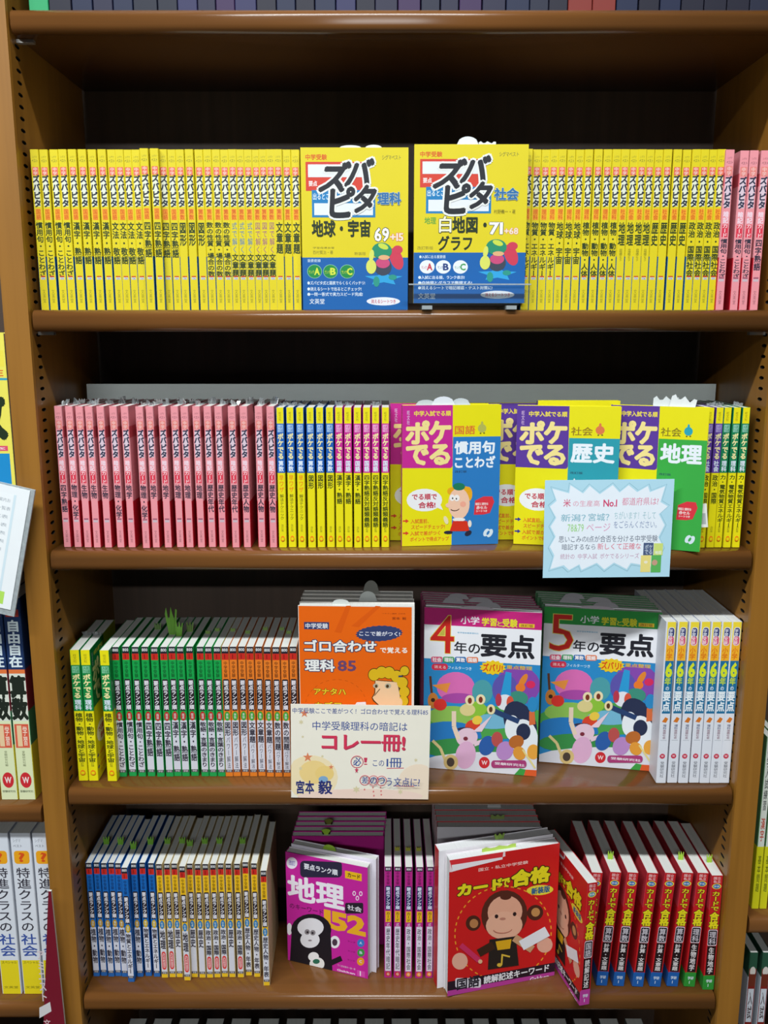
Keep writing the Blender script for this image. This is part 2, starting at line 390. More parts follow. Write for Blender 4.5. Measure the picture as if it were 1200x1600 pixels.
def slip_obj(parent, loc, w, h, col, curl=0.25, rot=0.0, thick=0.0003, name='sales_slip'):
    """a folded paper slip sticking out above the pages"""
    mb = MB(); n = 8; pts = []
    for i in range(n + 1):
        x = -w / 2 + w * i / n; e = h * math.sqrt(max(0, 1 - (2 * x / w) ** 2)) if curl == 0 else h * (0.75 + 0.25 * math.sin(i * 1.9))
        pts.append((x, e))
    vs = []
    for x, e in pts:
        bs = min(1, .006 / w) if w < .0181 else 1
        for y in (0, thick): vs += [(x * bs, y, -0.012), (x * bs if bs < 1 and e < .004 else x, y + curl * e * 0.5, e)]
    fs = []
    for i in range(n):
        a = 4 * i; b = a + 4; fs += [(a, b, b + 1, a + 1), (a + 2, a + 3, b + 3, b + 2), (a + 1, b + 1, b + 3, a + 3)]
    mb.add(vs, fs, paper(col)); o = mb.obj(name, parent); o.location = loc; o.rotation_euler = (0, 0, rot); return o
def wrap_obj(parent, loc, w, h, seed):
    """a crumpled fin of clear shrink wrap above the head of a book"""
    r = random.Random(seed); mb = MB(); n = 7; vs = []
    for i in range(n + 1):
        x = -w / 2 + w * i / n
        vs += [(x, r.uniform(-.002, .002), -.0005), (x + r.uniform(-.002, .002), r.uniform(-.004, .004), h * r.uniform(.25, 1))]
    mb.add(vs, [(2 * i, 2 * i + 2, 2 * i + 3, 2 * i + 1) for i in range(n)], M_WRAP)
    o = mb.obj('plastic_wrap', parent); o.location = loc; return o
ORD = ['', 'first', 'second', 'third', 'fourth', 'fifth', 'sixth', 'seventh', 'eighth', 'ninth', 'tenth', 'eleventh', 'twelfth', 'thirteenth', 'fourteenth',
       'fifteenth', 'sixteenth', 'seventeenth', 'eighteenth', 'nineteenth', 'twentieth']
NUM = ['', 'one', 'two', 'three', 'four', 'five', 'six', 'seven', 'eight']
def put_book(key, w, h, d, sides, art, loc, label, group, rz=0.0, name='study_guide', lean=0.0, faces=()):
    me = spine_mesh(key, w, h, d, sides, art, faces)
    t = thing(name, label, 'book', group, (loc[0], loc[1], loc[2] + LIFT), rz); t.rotation_euler.y = lean
    link('cover', me[0], t); link('page_block', me[1], t); return t
def run(xs, ytop, Y, z, w, h, d, keys, spec, lab, group, jit=0.0012, name='study_guide', lean=0.0, rz=None, fwd=None, faces=None):
    """a run of books: pixel of each spine's left edge at its head, one key per book; spec(key) -> (sides, art)"""
    tot = {k: keys.count(k) for k in keys}; seen = {}; out = []
    for i, (x, k) in enumerate(zip(xs, keys)):
        seen[k] = seen.get(k, 0) + 1
        Yb = Y + random.uniform(-jit, jit) + (fwd or {}).get(i, 0.0)
        le = lean[i] if isinstance(lean, list) else lean
        X = at_y(x, ytop, Yb).x + w / 2 - h * math.sin(le)
        sides, art = spec(k)
        n, m = tot[k], seen[k]
        o = f'{ORD[m]} of {NUM[n]} from left' if n > 1 else 'the only one'
        fc = (faces or {}).get(i, ())
        out.append(put_book((group, k, round(w, 4), bool(fc)), w, h, d, sides, art, (X, Yb, z + abs(math.sin(le)) * w / 2), lab(k).format(o=o), group, (rz or {}).get(i, random.uniform(-.0015, .0015)), name, le, fc))
    return out
def face_mesh(w, h, t, front, back, spinecol, art, quad=None, pagecol='#dcdcd6', spine='left', zones=None):
    """a closed book standing with its front cover towards -y; origin at the lower left front corner"""
    mb = MB()
    mb.box(0, w, 0, T, 0, h, paper(front)); mb.box(0, w, t - T, t, 0, h, paper(back))
    if spine == 'left': mb.box(0, T, T, t - T, 0, h, paper(spinecol))
    elif spine == 'right': mb.box(w - T, w, T, t - T, 0, h, paper(spinecol))
    if art:
        a = Art(w, h, quad); art(a); a.put(mb, lambda u, v, o: (u, -0.00003 - o, h - v))
    pb = MB(); i0 = T + .0001 if spine == 'left' else .0012; i1 = w - .0012 if spine == 'left' else w - T - .0001
    pb.box(i0, i1, T + .0001, t - T - .0001, .0006, h - .0012, pages_mat(pagecol))
    return mb.mesh('cover'), pb.mesh('page_block')
def put_face(me, loc, rz, label, group=None, name='study_guide', tilt=0.0):
    t = thing(name, label, 'book', group, (loc[0], loc[1], loc[2] + LIFT), rz); t.rotation_euler.x = tilt
    link('cover', me[0], t); link('page_block', me[1], t); return t

# ------------------------------------------------------------------ bookcase
WI, TU, DEP = 0.887, 0.032, 0.262
ZS = {'0': 1.7557, 'A': 1.4268, 'B': 1.1310, 'C': 0.8069, 'D': 0.4938, 'E': 0.178}
TH = 0.0255
case = thing('bookcase', 'brown wooden bookcase with peg-holed sides holding the five stacked book rows', 'bookcase')
def shelf_mesh(x0, x1, z, depth, name, parent, mat=None, y0=0.0):
    mb = MB(); mat = mat or M_SHELF; r = .009; pf = []
    for cy, cz, a0 in ((y0 + r, z - r, 90), (y0 + r, z - TH + r, 180)):
        for i in range(7):
            a = math.radians(a0 + 15 * i); pf.append((cy + r * math.cos(a), cz + r * math.sin(a)))
    pf = [(y0 + depth, z)] + pf + [(y0 + depth, z - TH)]
    n = len(pf); mb.add([(x, y, q) for x in (x0, x1) for y, q in pf], [(i, i + 1, n + i + 1, n + i) for i in range(n - 1)] + [(n - 1, 0, n, 2 * n - 1), tuple(range(n - 1, -1, -1)), tuple(range(n, 2 * n))], mat)
    o = mb.obj(name, parent)
    for p in o.data.polygons:
        if len(p.vertices) == 4: p.use_smooth = True
    return o
for k, z in ZS.items():
    s = shelf_mesh(-.44, .44, z, DEP - .012, 'shelf', case)
    for sx in (-1, 1):
        mb = MB(); mb.box(sx * .4432, sx * .424, .022, .03, z - TH - .004, z - TH - .0003, M_PIN); mb.obj('shelf_pin', s)
def side_panel(sgn):
    """an upright with a column of round peg holes sunk into its inner face"""
    mb = MB(); xi = sgn * WI / 2; xo = sgn * (WI / 2 + TU); b = .004
    z0, z1 = 0.0, 2.15; c0, c1 = .012, .036; pitch = .0130
    mb.add([(xi, y, z) for y, z in ((b, z0), (c0, z0), (c0, z1), (b, z1))], [(0, 1, 2, 3)], M_UP)
    mb.add([(xi, y, z) for y, z in ((c1, z0), (DEP, z0), (DEP, z1), (c1, z1))], [(0, 1, 2, 3)], M_UP)
    mb.add([(xi, b, z0), (xi - sgn * 0 + sgn * .001, 0, z0), (xo - sgn * .001, 0, z0), (xo, b, z0), (xo, DEP, z0), (xi, DEP, z0)] +
           [(xi, b, z1), (xi + sgn * .001, 0, z1), (xo - sgn * .001, 0, z1), (xo, b, z1), (xo, DEP, z1), (xi, DEP, z1)],
           [(i, i + 1, i + 7, i + 6) for i in range(5)] + [(0, 1, 2, 3, 4, 5), (6, 7, 8, 9, 10, 11)], M_UP)
    z = z0; cy = (c0 + c1) / 2; r = .0023
    while z < z1 - pitch / 2:
        zc = z + pitch / 2; sq = []; rg = []; dp = []
        for i in range(8):
            a = math.radians(45 * i); cc, ss = math.cos(a), math.sin(a); m = max(abs(cc), abs(ss))
            sq.append((xi, cy + cc / m * (c1 - c0) / 2, zc + ss / m * pitch / 2)); rg.append((xi, cy + .0072 * cc, zc + r * ss)); dp.append((xi + sgn * .009, cy + .0072 * cc, zc + r * ss))
        mb.add(sq + rg, [(i, (i + 1) % 8, 8 + (i + 1) % 8, 8 + i) for i in range(8)], M_UP)
        mb.add(rg + dp, [(i, (i + 1) % 8, 8 + (i + 1) % 8, 8 + i) for i in range(8)] + [tuple(range(8, 16))], M_HOLE_SHADE)
        z += pitch
    mb.obj('side_panel', case)
side_panel(-1); side_panel(1)
mb = MB(); mb.box(-WI / 2, WI / 2, DEP - .010, DEP, .02, 2.15, M_BACK); mb.obj('back_panel', case)
# neighbouring bookcases (only what shows past the two uprights)
XL = -(WI / 2 + TU) - .003; XR = -XL
ZL = {'top': 1.188, 'mid': 0.7815, 'low': 0.4815, 'base': 0.30}
cl = thing('bookcase', 'neighbouring brown bookcase beyond the left upright holding navy and white books', 'bookcase', None, (0, 0, 0))
for k, z in ZL.items(): shelf_mesh(XL - .36, XL, z, .25 if k != 'base' else .33, 'shelf', cl, None, 0.0 if k != 'base' else -.08)
mb = MB(); mb.box(XL - .36, XL, .252, .262, .02, 2.15, M_BACK); mb.obj('back_panel', cl)
mb = MB(); mb.box(XL - .36, XL, -.07, .25, 0, ZL['base'] - TH, M_UP); mb.obj('plinth', cl)
cr = thing('bookcase', 'neighbouring brown bookcase beyond the right upright with green and red books', 'bookcase', None, (0, 0, 0))
ZR = {'mid': 0.615, 'low': 0.33}
for k, z in ZR.items(): shelf_mesh(XR, XR + .36, z, .25, 'shelf', cr)
mb = MB(); mb.box(XR, XR + .36, .252, .262, .02, 2.15, M_BACK); mb.obj('back_panel', cr)
mb = MB(); mb.box(XR, XR + .36, .02, .25, 0, ZR['low'] - TH, M_UP); mb.obj('plinth', cr)
fl = MB(); fl.box(-2.5, 2.5, -3.6, .5, -.02, 0, M_FLOOR); o = fl.obj('floor'); o['kind'] = 'structure'
wl = MB(); wl.box(-2.5, 2.5, .30, .36, 0, 2.8, plain('wall_paint', '#b8b4a8', .7)); o = wl.obj('wall_back'); o['kind'] = 'structure'

# ------------------------------------------------------------------ row A: yellow guides
YS = [(0, .66, '#d8c418'), (.66, 1, '#1f5f94')]
PS = [(0, .14, '#e0929a'), (.14, .22, '#c8545e'), (.22, .665, '#e0929a'), (.665, 1, '#c01c2c')]
YT = {'idiom': ('国語', '慣用句・ことわざ'), 'kanji': ('国語', '漢字・熟語'), 'grammar': ('国語', '文法・敬語'), 'four-character idiom': ('国語', '四字熟語'),
      'geometry': ('算数', '図形'), 'number properties': ('算数', '数の性質・場合の数'), 'equation word-problem': ('算数', '式で解く文章題'), 'diagram word-problem': ('算数', '図で解く文章題'), 'word-problem': ('算数', '文章題'),
      'matter and energy': ('理科', '物質・エネルギー'), 'earth and space': ('理科', '地球・宇宙'), 'plants and animals': ('理科', '植物・動物・人体'), 'geography': ('社会', '地理'), 'history': ('社会', '歴史'), 'politics': ('社会', '政治・国際社会')}
def y_spec(k):
    s, t = YT[k]; fi = {'equation word-problem': '式で解く', 'diagram word-problem': '図で解く'}.get(k)
    return YS, lambda a: sp_yellow(a, s, t, '白地図グラフ' if k == 'geography' else None, first=fi)
def ex(*p): return [k for k, n in p for _ in range(n)]
YW = .0103
xa = [46, 60.5, 76.5, 90, 105, 120.5, 136, 151.5, 166.5, 179, 191.5, 204.5, 217.5, 233.5, 247, 260.5, 273.5, 288, 303, 316.5, 330, 343, 355.5, 367.5, 380, 392.5, 403.5, 415, 427, 440.5, 454]
la = run(xa, 233, .022, ZS['A'], YW, .1835, .128, ex(('idiom', 4), ('kanji', 4), ('grammar', 4), ('four-character idiom', 4), ('geometry', 3), ('number properties', 3), ('equation word-problem', 3), ('diagram word-problem', 3), ('word-problem', 3)), y_spec,
    lambda k: 'slim yellow ' + k + ' guide, {o}, in the top book row', 'yellow guides in the top book row', fwd={12: -.006, 13: -.006})
xb = [819.5, 833, 846.5, 859.5, 872.5, 886.5, 900, 914, 929, 943.5, 957.5, 971, 984.5, 997.5, 1010, 1023.5, 1037.5, 1053, 1067.5, 1082.5, 1095.5, 1108.5, 1121.5]
lb = run(xb, 233, .022, ZS['A'], YW, .1835, .128, ex(('matter and energy', 4), ('earth and space', 3), ('plants and animals', 4), ('geography', 4), ('history', 4), ('politics', 4)), y_spec,
    lambda k: 'slim yellow ' + k + ' guide, {o}, in the top book row', 'yellow guides in the top book row', fwd={0: -.004})
PT = {'idiom': '慣用句・ことわざ', 'four-character idiom': '四字熟語', 'physics and chemistry': '物理・化学', 'biology': '生物', 'earth science': '地学', 'geography': '地理', 'history dates': '歴史年代', 'historical figures': '歴史人物'}
def p_spec(k): return PS, lambda a: sp_pink(a, PT[k])
lc = run([1134.5, 1157.5, 1172.5, 1190], 235, .022, ZS['A'], .0104, .1825, .128, ex(('idiom', 3), ('four-character idiom', 1)), p_spec,
    lambda k: 'pink ' + k + ' card book, {o}, ending the top row', 'pink card books ending the top row', name='card_book', fwd={0: -.004})
for bk, px in ((la[1], 0), (la[7], 0), (lb[6], 0)): slip_obj(bk, (0, .03, .1835), .006, .005, '#d8dcdc', .3)

def cover_zuba(a, two):
    dx, dy = (40, -32) if two else (0, 0)
    B = lambda *b: (b[0] + dx, b[1] + dy, b[2] + dx, b[3] + dy)
    a.rect((0, 0, 1200, 1080 if not two else 1047), '#ddcb1c'); a.rect((0, 1080 if not two else 1047, 1200, 1600), '#125fa8')
    a.text('中学受験', B(88, 234, 265, 277), '#d8641c', .03); a.text('シグマベスト', B(730, 228, 888, 265), '#7c7c34', .01)
    a.rect(B(88, 297, 622, 530), '#d24030'); a.rect(B(108, 318, 600, 416), '#e2e6ea'); a.text('要点', B(115, 455, 185, 497), '#f0dcd8', .03)
    a.rect(B(140, 530, 667, 748), '#1a7cb8'); a.rect(B(160, 638, 648, 730), '#e2e6ea'); a.text('出るとこ', B(150, 556, 285, 608), '#dceaf2', .02)
    for c, b, s in (('ズ', (195, 300, 420, 536), .22), ('バ', (415, 270, 620, 490), .2), ('ピ', (290, 510, 480, 745), .06), ('タ', (475, 490, 640, 705), .2)):
        a.text(c, B(*b), '#22252c', .045, '#e6e8e4', .06, slant=s)
    a.text('社会' if two else '理科', B(690, 543, 880, 638) if not two else (735, 505, 925, 600), '#2a6aa4', .03, '#a8b8b4', .04)
    if not two:
        a.text('地球・宇宙', (142, 778, 622, 905), '#20301c', .03)
        a.text('69', (662, 838, 776, 940), '#f0f0ec', .03, '#3a3c34', .04); a.text('+15', (790, 878, 896, 938), '#ece4d0', .02, '#e07a54', .05)
        a.text('学習指導会著', (150, 992, 325, 1008), '#8a8224', 0); a.text('西村賢治・著', (150, 1022, 315, 1052), '#857c22', 0); a.text('新装版', (490, 1032, 585, 1058), '#857c22', 0)
        a.text('重要度順', (105, 1092, 212, 1116), '#c8dcec', .01)
    else:
        a.text('村野義一・著', (730, 682, 905, 714), '#857c22', 0)
        a.text('地理', (172, 752, 265, 808), '#4c9c3c', .02); a.text('白', (292, 745, 386, 876), '#ecead0', .02, '#54542c', .035); a.text('地図・', (398, 748, 670, 878), '#20301c', .03); a.text('グラフ', (285, 908, 555, 1028), '#20301c', .03)
        a.text('71', (700, 795, 800, 888), '#f0f0ec', .03, '#6a6a54', .035); a.text('+68', (818, 838, 928, 888), '#ece4d0', .02, '#e08a6a', .05)
        a.text('改訂新版', (118, 994, 245, 1022), '#857c22', 0); a.text('●入試に出る重要語', (135, 1068, 345, 1094), '#d4e4f0', .01)
    cy = 1190 if not two else 1165
    for (x, l), gc, tc in zip(((163, 'A'), (293, 'B'), (430, 'C')), ('#1c8a44',) * 3 if not two else ('#e6eaf0',) * 3, ('#d4e044',) * 3 if not two else ('#c8384c', '#28407c', '#4c9c5c')):
        x += 36 if two else 0
        a.ell(x, cy, 60, 56, '#8cc4a0' if not two else '#e6eaf0'); a.ell(x, cy, 56, 52, gc)
        a.text('ランク', (x - 46, cy - 8, x - 4, cy + 18), tc, .01); a.text(l, (x, cy - 26, x + 40, cy + 26), tc, .04)
    ln = ('●ズバピタ式と図表でらくらくバッチリ!', '●消えるシートで出るとこチェック!', '●一問一答式で実力スピード完成!')
    if two: ln = ('●入試に出る順、ランク表示!', '●白地図とグラフで整理する!', '●消えるシートで暗記確認・テスト対策に!')
    for i, (t, x1) in enumerate(zip(ln, (575, 545, 555) if not two else (500, 560, 725))):
        y = (1268, 1316, 1358)[i] if not two else (1238, 1283, 1324)[i]
        a.text(t, (105 + (25 if two else 0), y, x1, y + 28), '#dce8f2', .02)
    a.text('文英堂', B(122, 1408, 244, 1450) if not two else (132, 1384, 268, 1430), '#dfe8f0', .01)
    ox, oy = (725, 1428) if not two else (768, 1395)
    a.ell(ox, oy, 138, 33, '#e6e8f0'); a.text('消えるシートつき', (ox - 100, oy - 15, ox + 100, oy + 16), '#c85468', .02)
    # plain cartoon stand-in in the same colours
    q = (lambda x, y: (x + 36, y - 22)) if two else (lambda x, y: (x, y))
    a.star(*q(730, 1245), 165, 60, 5, .5, '#2fa0d8')
    a.ell(*q(838, 1085), 52, 92, '#cc3c54', -20); a.ell(*q(850, 1010), 42, 34, '#cc3c54')
    a.ell(*q(670, 1270), 26, 42, '#2c9484'); a.ell(*q(805, 1235), 34, 22, '#2c9484')
    a.ell(*q(725, 1150), 72, 72, '#3c4454'); a.ell(*q(725, 1120), 58, 42, '#c84a78')
    a.ell(*q(718, 1020), 84, 66, '#258c68'); a.ell(*q(730, 985), 44, 22, '#c8d84c', 20); a.ell(*q(735, 1075), 46, 20, '#e0ac7c')
    a.ell(*q(628, 1150), 42, 58, '#d8dc64'); a.ell(*q(632, 1060), 20, 48, '#d8dc64', 8)
def face_place(bl, br, z, ytop):
    """base corners on the shelf and the height that reaches the head's pixel"""
    p, q = at_z(*bl, z), at_z(*br, z); d = q - p
    h = at_y(*ytop, p.y).z - z
    return p, math.atan2(d.y, d.x), d.length, h
def behind(w, h, t, n, p, rz, gap, z, cols, lab, group, dz=0.0, spine='left', name='study_guide', dx=0.0, start=1, t0=None):
    """further copies standing behind a face-out book"""
    me = face_mesh(w, h - dz, t, cols[0], cols[1], cols[2], None, spine=spine); out = []
    y = (t0 or t) + gap
    for i in range(n):
        off = Vector((-math.sin(rz), math.cos(rz), 0)) * y + Vector((math.cos(rz), math.sin(rz), 0)) * (dx * (i + 1) + random.uniform(-.0015, .0015))
        out.append(put_face(me, p + off, rz, lab(ORD[i + start]), group, name)); y += t + gap
    return out
# left face-out yellow book
Y0 = .012
p = at_y(473.5, 479, Y0); p.z = ZS['A']; r = at_y(637, 479, Y0); fw = r.x - p.x; fh = at_y(555, 231, Y0).z - p.z
t = put_face(face_mesh(fw, fh, .011, '#ddcb1c', '#ddcb1c', '#d8c41a', lambda a: cover_zuba(a, False), [(45, 178), (955, 160), (925, 1495), (70, 1495)]), p, 0,
    'face-out yellow and blue earth and space guide in the top row', 'yellow guides standing face out in the top row')
slip_obj(t, (.058, .005, fh), .028, .0035, '#dfe3e3', .0); slip_obj(t, (.085, .008, fh), .022, .0045, '#e4e8e8', .0)
# right face-out yellow book on an acrylic stand
p = at_y(646, 471, .006); r = at_y(819, 471, .006); fw = r.x - p.x; p.z = ZS['A'] + .0075; fh = at_y(730, 226, .006).z - p.z
t = put_face(face_mesh(fw, fh, .011, '#ddcb1c', '#ddcb1c', '#d8c41a', lambda a: cover_zuba(a, True), [(80, 142), (1010, 128), (985, 1465), (95, 1465)]), p, 0,
    'face-out yellow and blue blank-map geography guide on the clear stand', 'yellow guides standing face out in the top row')
slip_obj(t, (.062, .005, fh), .026, .0095, '#dfe4ea', .0); slip_obj(t, (.085, .008, fh), .02, .005, '#d8dde0', .2)
pb_ = p.copy()
st = thing('book_stand', 'clear acrylic book stand under the face-out blank-map geography guide', 'book stand', None, (p.x + fw / 2, p.y, ZS['A'] + LIFT))
hw = fw / 2 + .006
mb = MB(); mb.box(-hw + .014, hw - .014, -.0084, .10, .0045, .0068, M_CLEAR); mb.obj('base', st)
mb = MB(); mb.box(-hw, hw, -.0105, -.0085, .0068, .028, M_CLEAR); mb.box(-hw, hw, -.011, -.008, .028, .0295, M_CLEAR_EDGE); mb.obj('front_lip', st)
mb = MB(); mb.box(-hw + .02, hw - .02, .085, .087, .0068, .13, M_CLEAR); mb.obj('back_rest', st)
for sx in (-1, 1):
    mb = MB(); mb.box(sx * (hw - .022) - .006, sx * (hw - .022) + .006, -.009, .09, 0, .0044, M_CLEAR_EDGE); mb.obj('foot', st)

# ------------------------------------------------------------------ row B
pn = MB(); a0, a1 = at_y(135, 600, .168), at_y(1119, 600, .168)
pn.box(a0.x, a1.x, .168, .175, ZS['B'] + LIFT, a0.z, M_PANEL); tag(pn.obj('grey_board'), 'long pale grey board standing behind the books of the second row', 'board')
xp = [84, 101, 117, 132, 150, 170, 188, 211, 227, 246.5, 266, 281.5, 300, 317.5, 334.5, 355.5, 374, 397.5, 416]
lp = run(xp, 634, .023, ZS['B'], .0096, .1795, .128, ex(('four-character idiom', 1), ('physics and chemistry', 1), ('biology', 3)) + ['physics and chemistry', 'earth science', 'physics and chemistry', 'earth science', 'earth science'] + ex(('geography', 3), ('history dates', 3), ('historical figures', 3)),
    p_spec, lambda k: 'pink ' + k + ' card book, {o}, in the second book row', 'pink card books in the second row', name='card_book', fwd={7: -.003}, jit=.0015)
for i, b in enumerate(lp): wrap_obj(b, (random.uniform(-.002, .002), .02 + .03 * random.random(), .1795), .0100, random.uniform(.005, .0105), i)
for i in (1, 6, 8, 11, 13): slip_obj(lp[i], (0, .05, .1795), .008, .006, '#d0d4d4', .35)
POKE = {'speed trick arithmetic': ('#1c5cb0', '#a8c8e8', '算数', '解法テクニック', '早ワザ'), 'arithmetic geometry': ('#1c5cb0', '#a8c8e8', '算数', '図形', None),
        'kanji': ('#c42890', '#e8a8d0', '国語', '漢字・熟語', None), 'antonym': ('#c42890', '#e8a8d0', '国語', '四字熟語反対語類義語', None),
        'politics': ('#5c3c98', '#b0a0d4', '社会', '政治・国際', None), 'forces and electricity': ('#127c50', '#90c8b4', '理科', '力・電気物質エネルギー', None),
        'plants and space': ('#0f8440', '#80c49c', '理科', '植物・動物・地球と宇宙', None)}
def poke_spec(k):
    b, l, s, t, f = POKE[k]; return [(0, .46, b), (.46, 1, '#d8cc10')], lambda a: sp_poke(a, b, l, s, t, first=f)
lq = run([431, 446.5, 462, 478, 493, 508.5, 523, 537, 552, 566.5, 580.5, 596], 635, .022, ZS['B'], .0098, .178, .122, ex(('speed trick arithmetic', 3), ('arithmetic geometry', 3), ('kanji', 3), ('antonym', 3)), poke_spec,
    lambda k: ('blue' if 'arith' in k else 'magenta') + '-banded yellow ' + k + ' pocket book, {o}, second row', 'banded yellow pocket books in the second row', name='pocket_book')
for i in (0, 1, 2, 4, 6, 7, 10): wrap_obj(lq[i], (0, .03, .178), .012, random.uniform(.004, .008), 40 + i)
lr = run([1105, 1119.5, 1132, 1146.5, 1161], 634, .022, ZS['B'], .0098, .178, .122, ex(('politics', 2), ('forces and electricity', 3)), poke_spec,
    lambda k: ('purple' if k == 'politics' else 'green') + '-banded yellow ' + k + ' pocket book, {o}, second row', 'banded yellow pocket books in the second row', name='pocket_book')
for i in (1, 2, 4): wrap_obj(lr[i], (0, .03, .178), .012, .006, 60 + i)
def cover_poke(block, lower, subj, scol, lines, arrow, fig):
    def art(a):
        a.rect((0, 0, 1300, 1500), '#e6dc12')
        a.rrect((150, 150, 635, 725), (24, 24), block); a.rect((638, 462, 1200, 1500), lower)
        a.text('旺文社', (243, 242, 268, 358), '#d8b8dc', .01, vertical=True); a.text('中学入試でる順', (306, 242, 618, 284), '#ecd84c', .03)
        for c, b in (('ポ', (240, 332, 428, 515)), ('ケ', (440, 335, 612, 508)), ('で', (245, 538, 422, 692)), ('る', (446, 532, 604, 690))): a.text(c, b, '#f0dc90', .05)
        a.text(subj, (655, 368, 825, 438), scol, .02); a.ell(885, 390, 36, 36, fig[0]); a.ell(885, 350, 10, 20, fig[0]); a.ell(872, 432, 8, 6, '#6a5a20'); a.ell(902, 430, 8, 6, '#6a5a20')
        for t, b in lines: a.text(t, b, '#e8eef4', .04)
        a.text('改訂版', (655, 746, 755, 764), '#28405c', .01)
        a.ell(395, 995, 152, 96, '#ececec'); a.poly([(480, 1050), (555, 1080), (520, 1010)], '#ececec')
        a.text('でる順で', (290, 945, 500, 990), '#c43c50', .03); a.text('合格!', (345, 1012, 488, 1060), '#c43c50', .03)
        for i, (t, b) in enumerate((('入試直前、', (280, 1156, 432, 1190)), ('スピードチェック!', (285, 1207, 570, 1236)), ('入試で差がつく', (275, 1260, 530, 1290)), ('ポイントで得点アップ', (275, 1310, 605, 1338)))):
            a.text(t, b, '#dc5a24', .02)
        for y in (1172, 1275): a.poly([(212, y - 6), (238, y - 6), (238, y - 17), (264, y), (238, y + 17), (238, y + 6), (212, y + 6)], arrow)
        a.poly([(818, 1120), (828, 1000), (900, 965), (975, 965), (992, 1010), (955, 1105), (900, 1118)], '#d83440')
        for t, b in (('暗記に便利な', (832, 1018, 940, 1038)), ('赤セル', (840, 1046, 930, 1072)), ('シートつき', (838, 1080, 930, 1096))): a.text(t, b, '#f4dcd8', .03)
        a.ell(925, 1270, 22, 36, '#d4e4ec', 30); a.ell(955, 1275, 22, 38, '#d4e4ec', 30); a.ell(940, 1272, 10, 20, lower, 30)
        fig[1](a)
    return art
def fig_walker(a):    # plain cartoon of a walking child, big round head, cap and red skirt
    a.ell(620, 920, 30, 30, '#e8a81c'); a.ell(770, 945, 34, 62, '#e8a81c'); a.ell(700, 905, 95, 30, '#e8a81c')
    a.ell(690, 1025, 92, 132, '#f0c4a8'); a.ell(605, 1040, 30, 20, '#f0c4a8'); a.ell(690, 882, 52, 32, '#1c7858')
    a.ell(632, 975, 22, 28, '#f0ece8'); a.ell(672, 978, 24, 28, '#f0ece8'); a.ell(636, 980, 6, 8, '#303030'); a.ell(668, 984, 6, 8, '#303030')
    a.ring(655, 1060, 40, 24, 6, '#5a3c34', 10, a0=20, a1=150); a.ell(725, 1030, 26, 24, '#f0a890')
    a.ell(690, 1160, 55, 16, '#ece8e4'); a.poly([(640, 1172), (760, 1172), (782, 1258), (612, 1258)], '#d4321c'); a.ell(580, 1165, 18, 36, '#e8dcb0', -20); a.ell(783, 1195, 16, 30, '#e8dcd0')
    a.ell(600, 1268, 38, 14, '#28283c'); a.ell(770, 1275, 32, 20, '#28283c', -30)
def fig_dark(a):
    a.ell(690, 1010, 88, 110, '#e8d4cc'); a.poly([(640, 900), (690, 800), (740, 900)], '#e8e8ec'); a.ell(690, 905, 70, 18, '#24242c')
    a.ell(655, 985, 20, 26, '#f4f4f4'); a.ell(700, 985, 20, 26, '#f4f4f4'); a.ell(658, 990, 6, 8, '#222'[0:4] + '222'); a.ell(698, 990, 6, 8, '#222222')
    a.ell(690, 1200, 60, 90, '#24242c'); a.ell(650, 1290, 30, 14, '#24242c'); a.ell(730, 1290, 30, 14, '#24242c')
QB = [(205, 195), (1050, 190), (1025, 1365), (205, 1385)]
yp = '#e6dc12'
def poke_face(bl, br, ytop, art, label, cols, th=.0104):
    p, rz, w, h = face_place(bl, br, ZS['B'], ytop)
    return put_face(face_mesh(w, h, th, yp, yp, cols, art, QB), p, rz, label, 'banded pocket books standing face out in the second row', 'pocket_book'), p, rz, w, h
A1 = cover_poke('#c42890', '#2a78bc', '国語', '#dc6a30', (('慣用句', (655, 502, 990, 602)), ('ことわざ', (658, 628, 995, 718))), '#d8402c', ('#b4b454', fig_walker))
A2 = cover_poke('#5a3896', '#2a98a8', '社会', '#9a7c1c', (('歴史', (662, 508, 1000, 660)),), '#34348c', ('#dc7848', fig_dark))
A3 = cover_poke('#5a3896', '#3aa844', '社会', '#8a7c1c', (('地理', (664, 502, 1000, 650)),), '#34348c', ('#28a0b4', fig_dark))
t, p, rz, w, h = poke_face((628, 854), (778, 850), (627, 634), A1, 'face-out magenta, yellow and blue idiom pocket book in the second row', '#c42890')
slip_obj(t, (.03, .004, h), .026, .0065, '#c4ccd0', 0); slip_obj(t, (.052, .003, h), .03, .0105, '#dfe4ec', 0); slip_obj(t, (.075, .006, h), .024, .008, '#c4ccd0', 0)
G2 = 'banded pocket books standing face out in the second row'
p2 = at_z(609.5, 843, ZS['B']); p2.y = p.y + .034; put_face(face_mesh(w, h, .0104, yp, yp, '#c42890', A1, QB), p2, 0.0, 'magenta idiom pocket book peeking out left behind the face-out idiom one', G2, 'pocket_book')
t, p, rz, w, h = poke_face((802, 850), (960, 856), (808, 634), A2, 'face-out purple, yellow and teal history pocket book left of the blue card', '#5a3896')
p2 = at_z(756, 844, ZS['B']); put_face(face_mesh(w, h + .001, .0104, yp, yp, '#5a3896', A2, QB), Vector((p2.x, p.y + .024, p.z)), 0.0, 'purple pocket book showing in the gap behind the face-out history one', G2, 'pocket_book')
p2 = Vector((p.x + .028, p.y + .012, p.z)); put_face(face_mesh(w * .82, h + .005, .010, yp, yp, '#5a3896', None), p2, 0, 'yellow-topped pocket book standing directly behind the face-out history one', G2, 'pocket_book')
t, p, rz, w, h = poke_face((944, 850), (1093, 863), (950, 633), A3, 'face-out purple, yellow and green geography pocket book right of the blue card', '#5a3896')
o = slip_obj(t, (.085, .006, h), .03, .013, '#d8dcdc', .2); o.rotation_euler = (0, .2, 0)
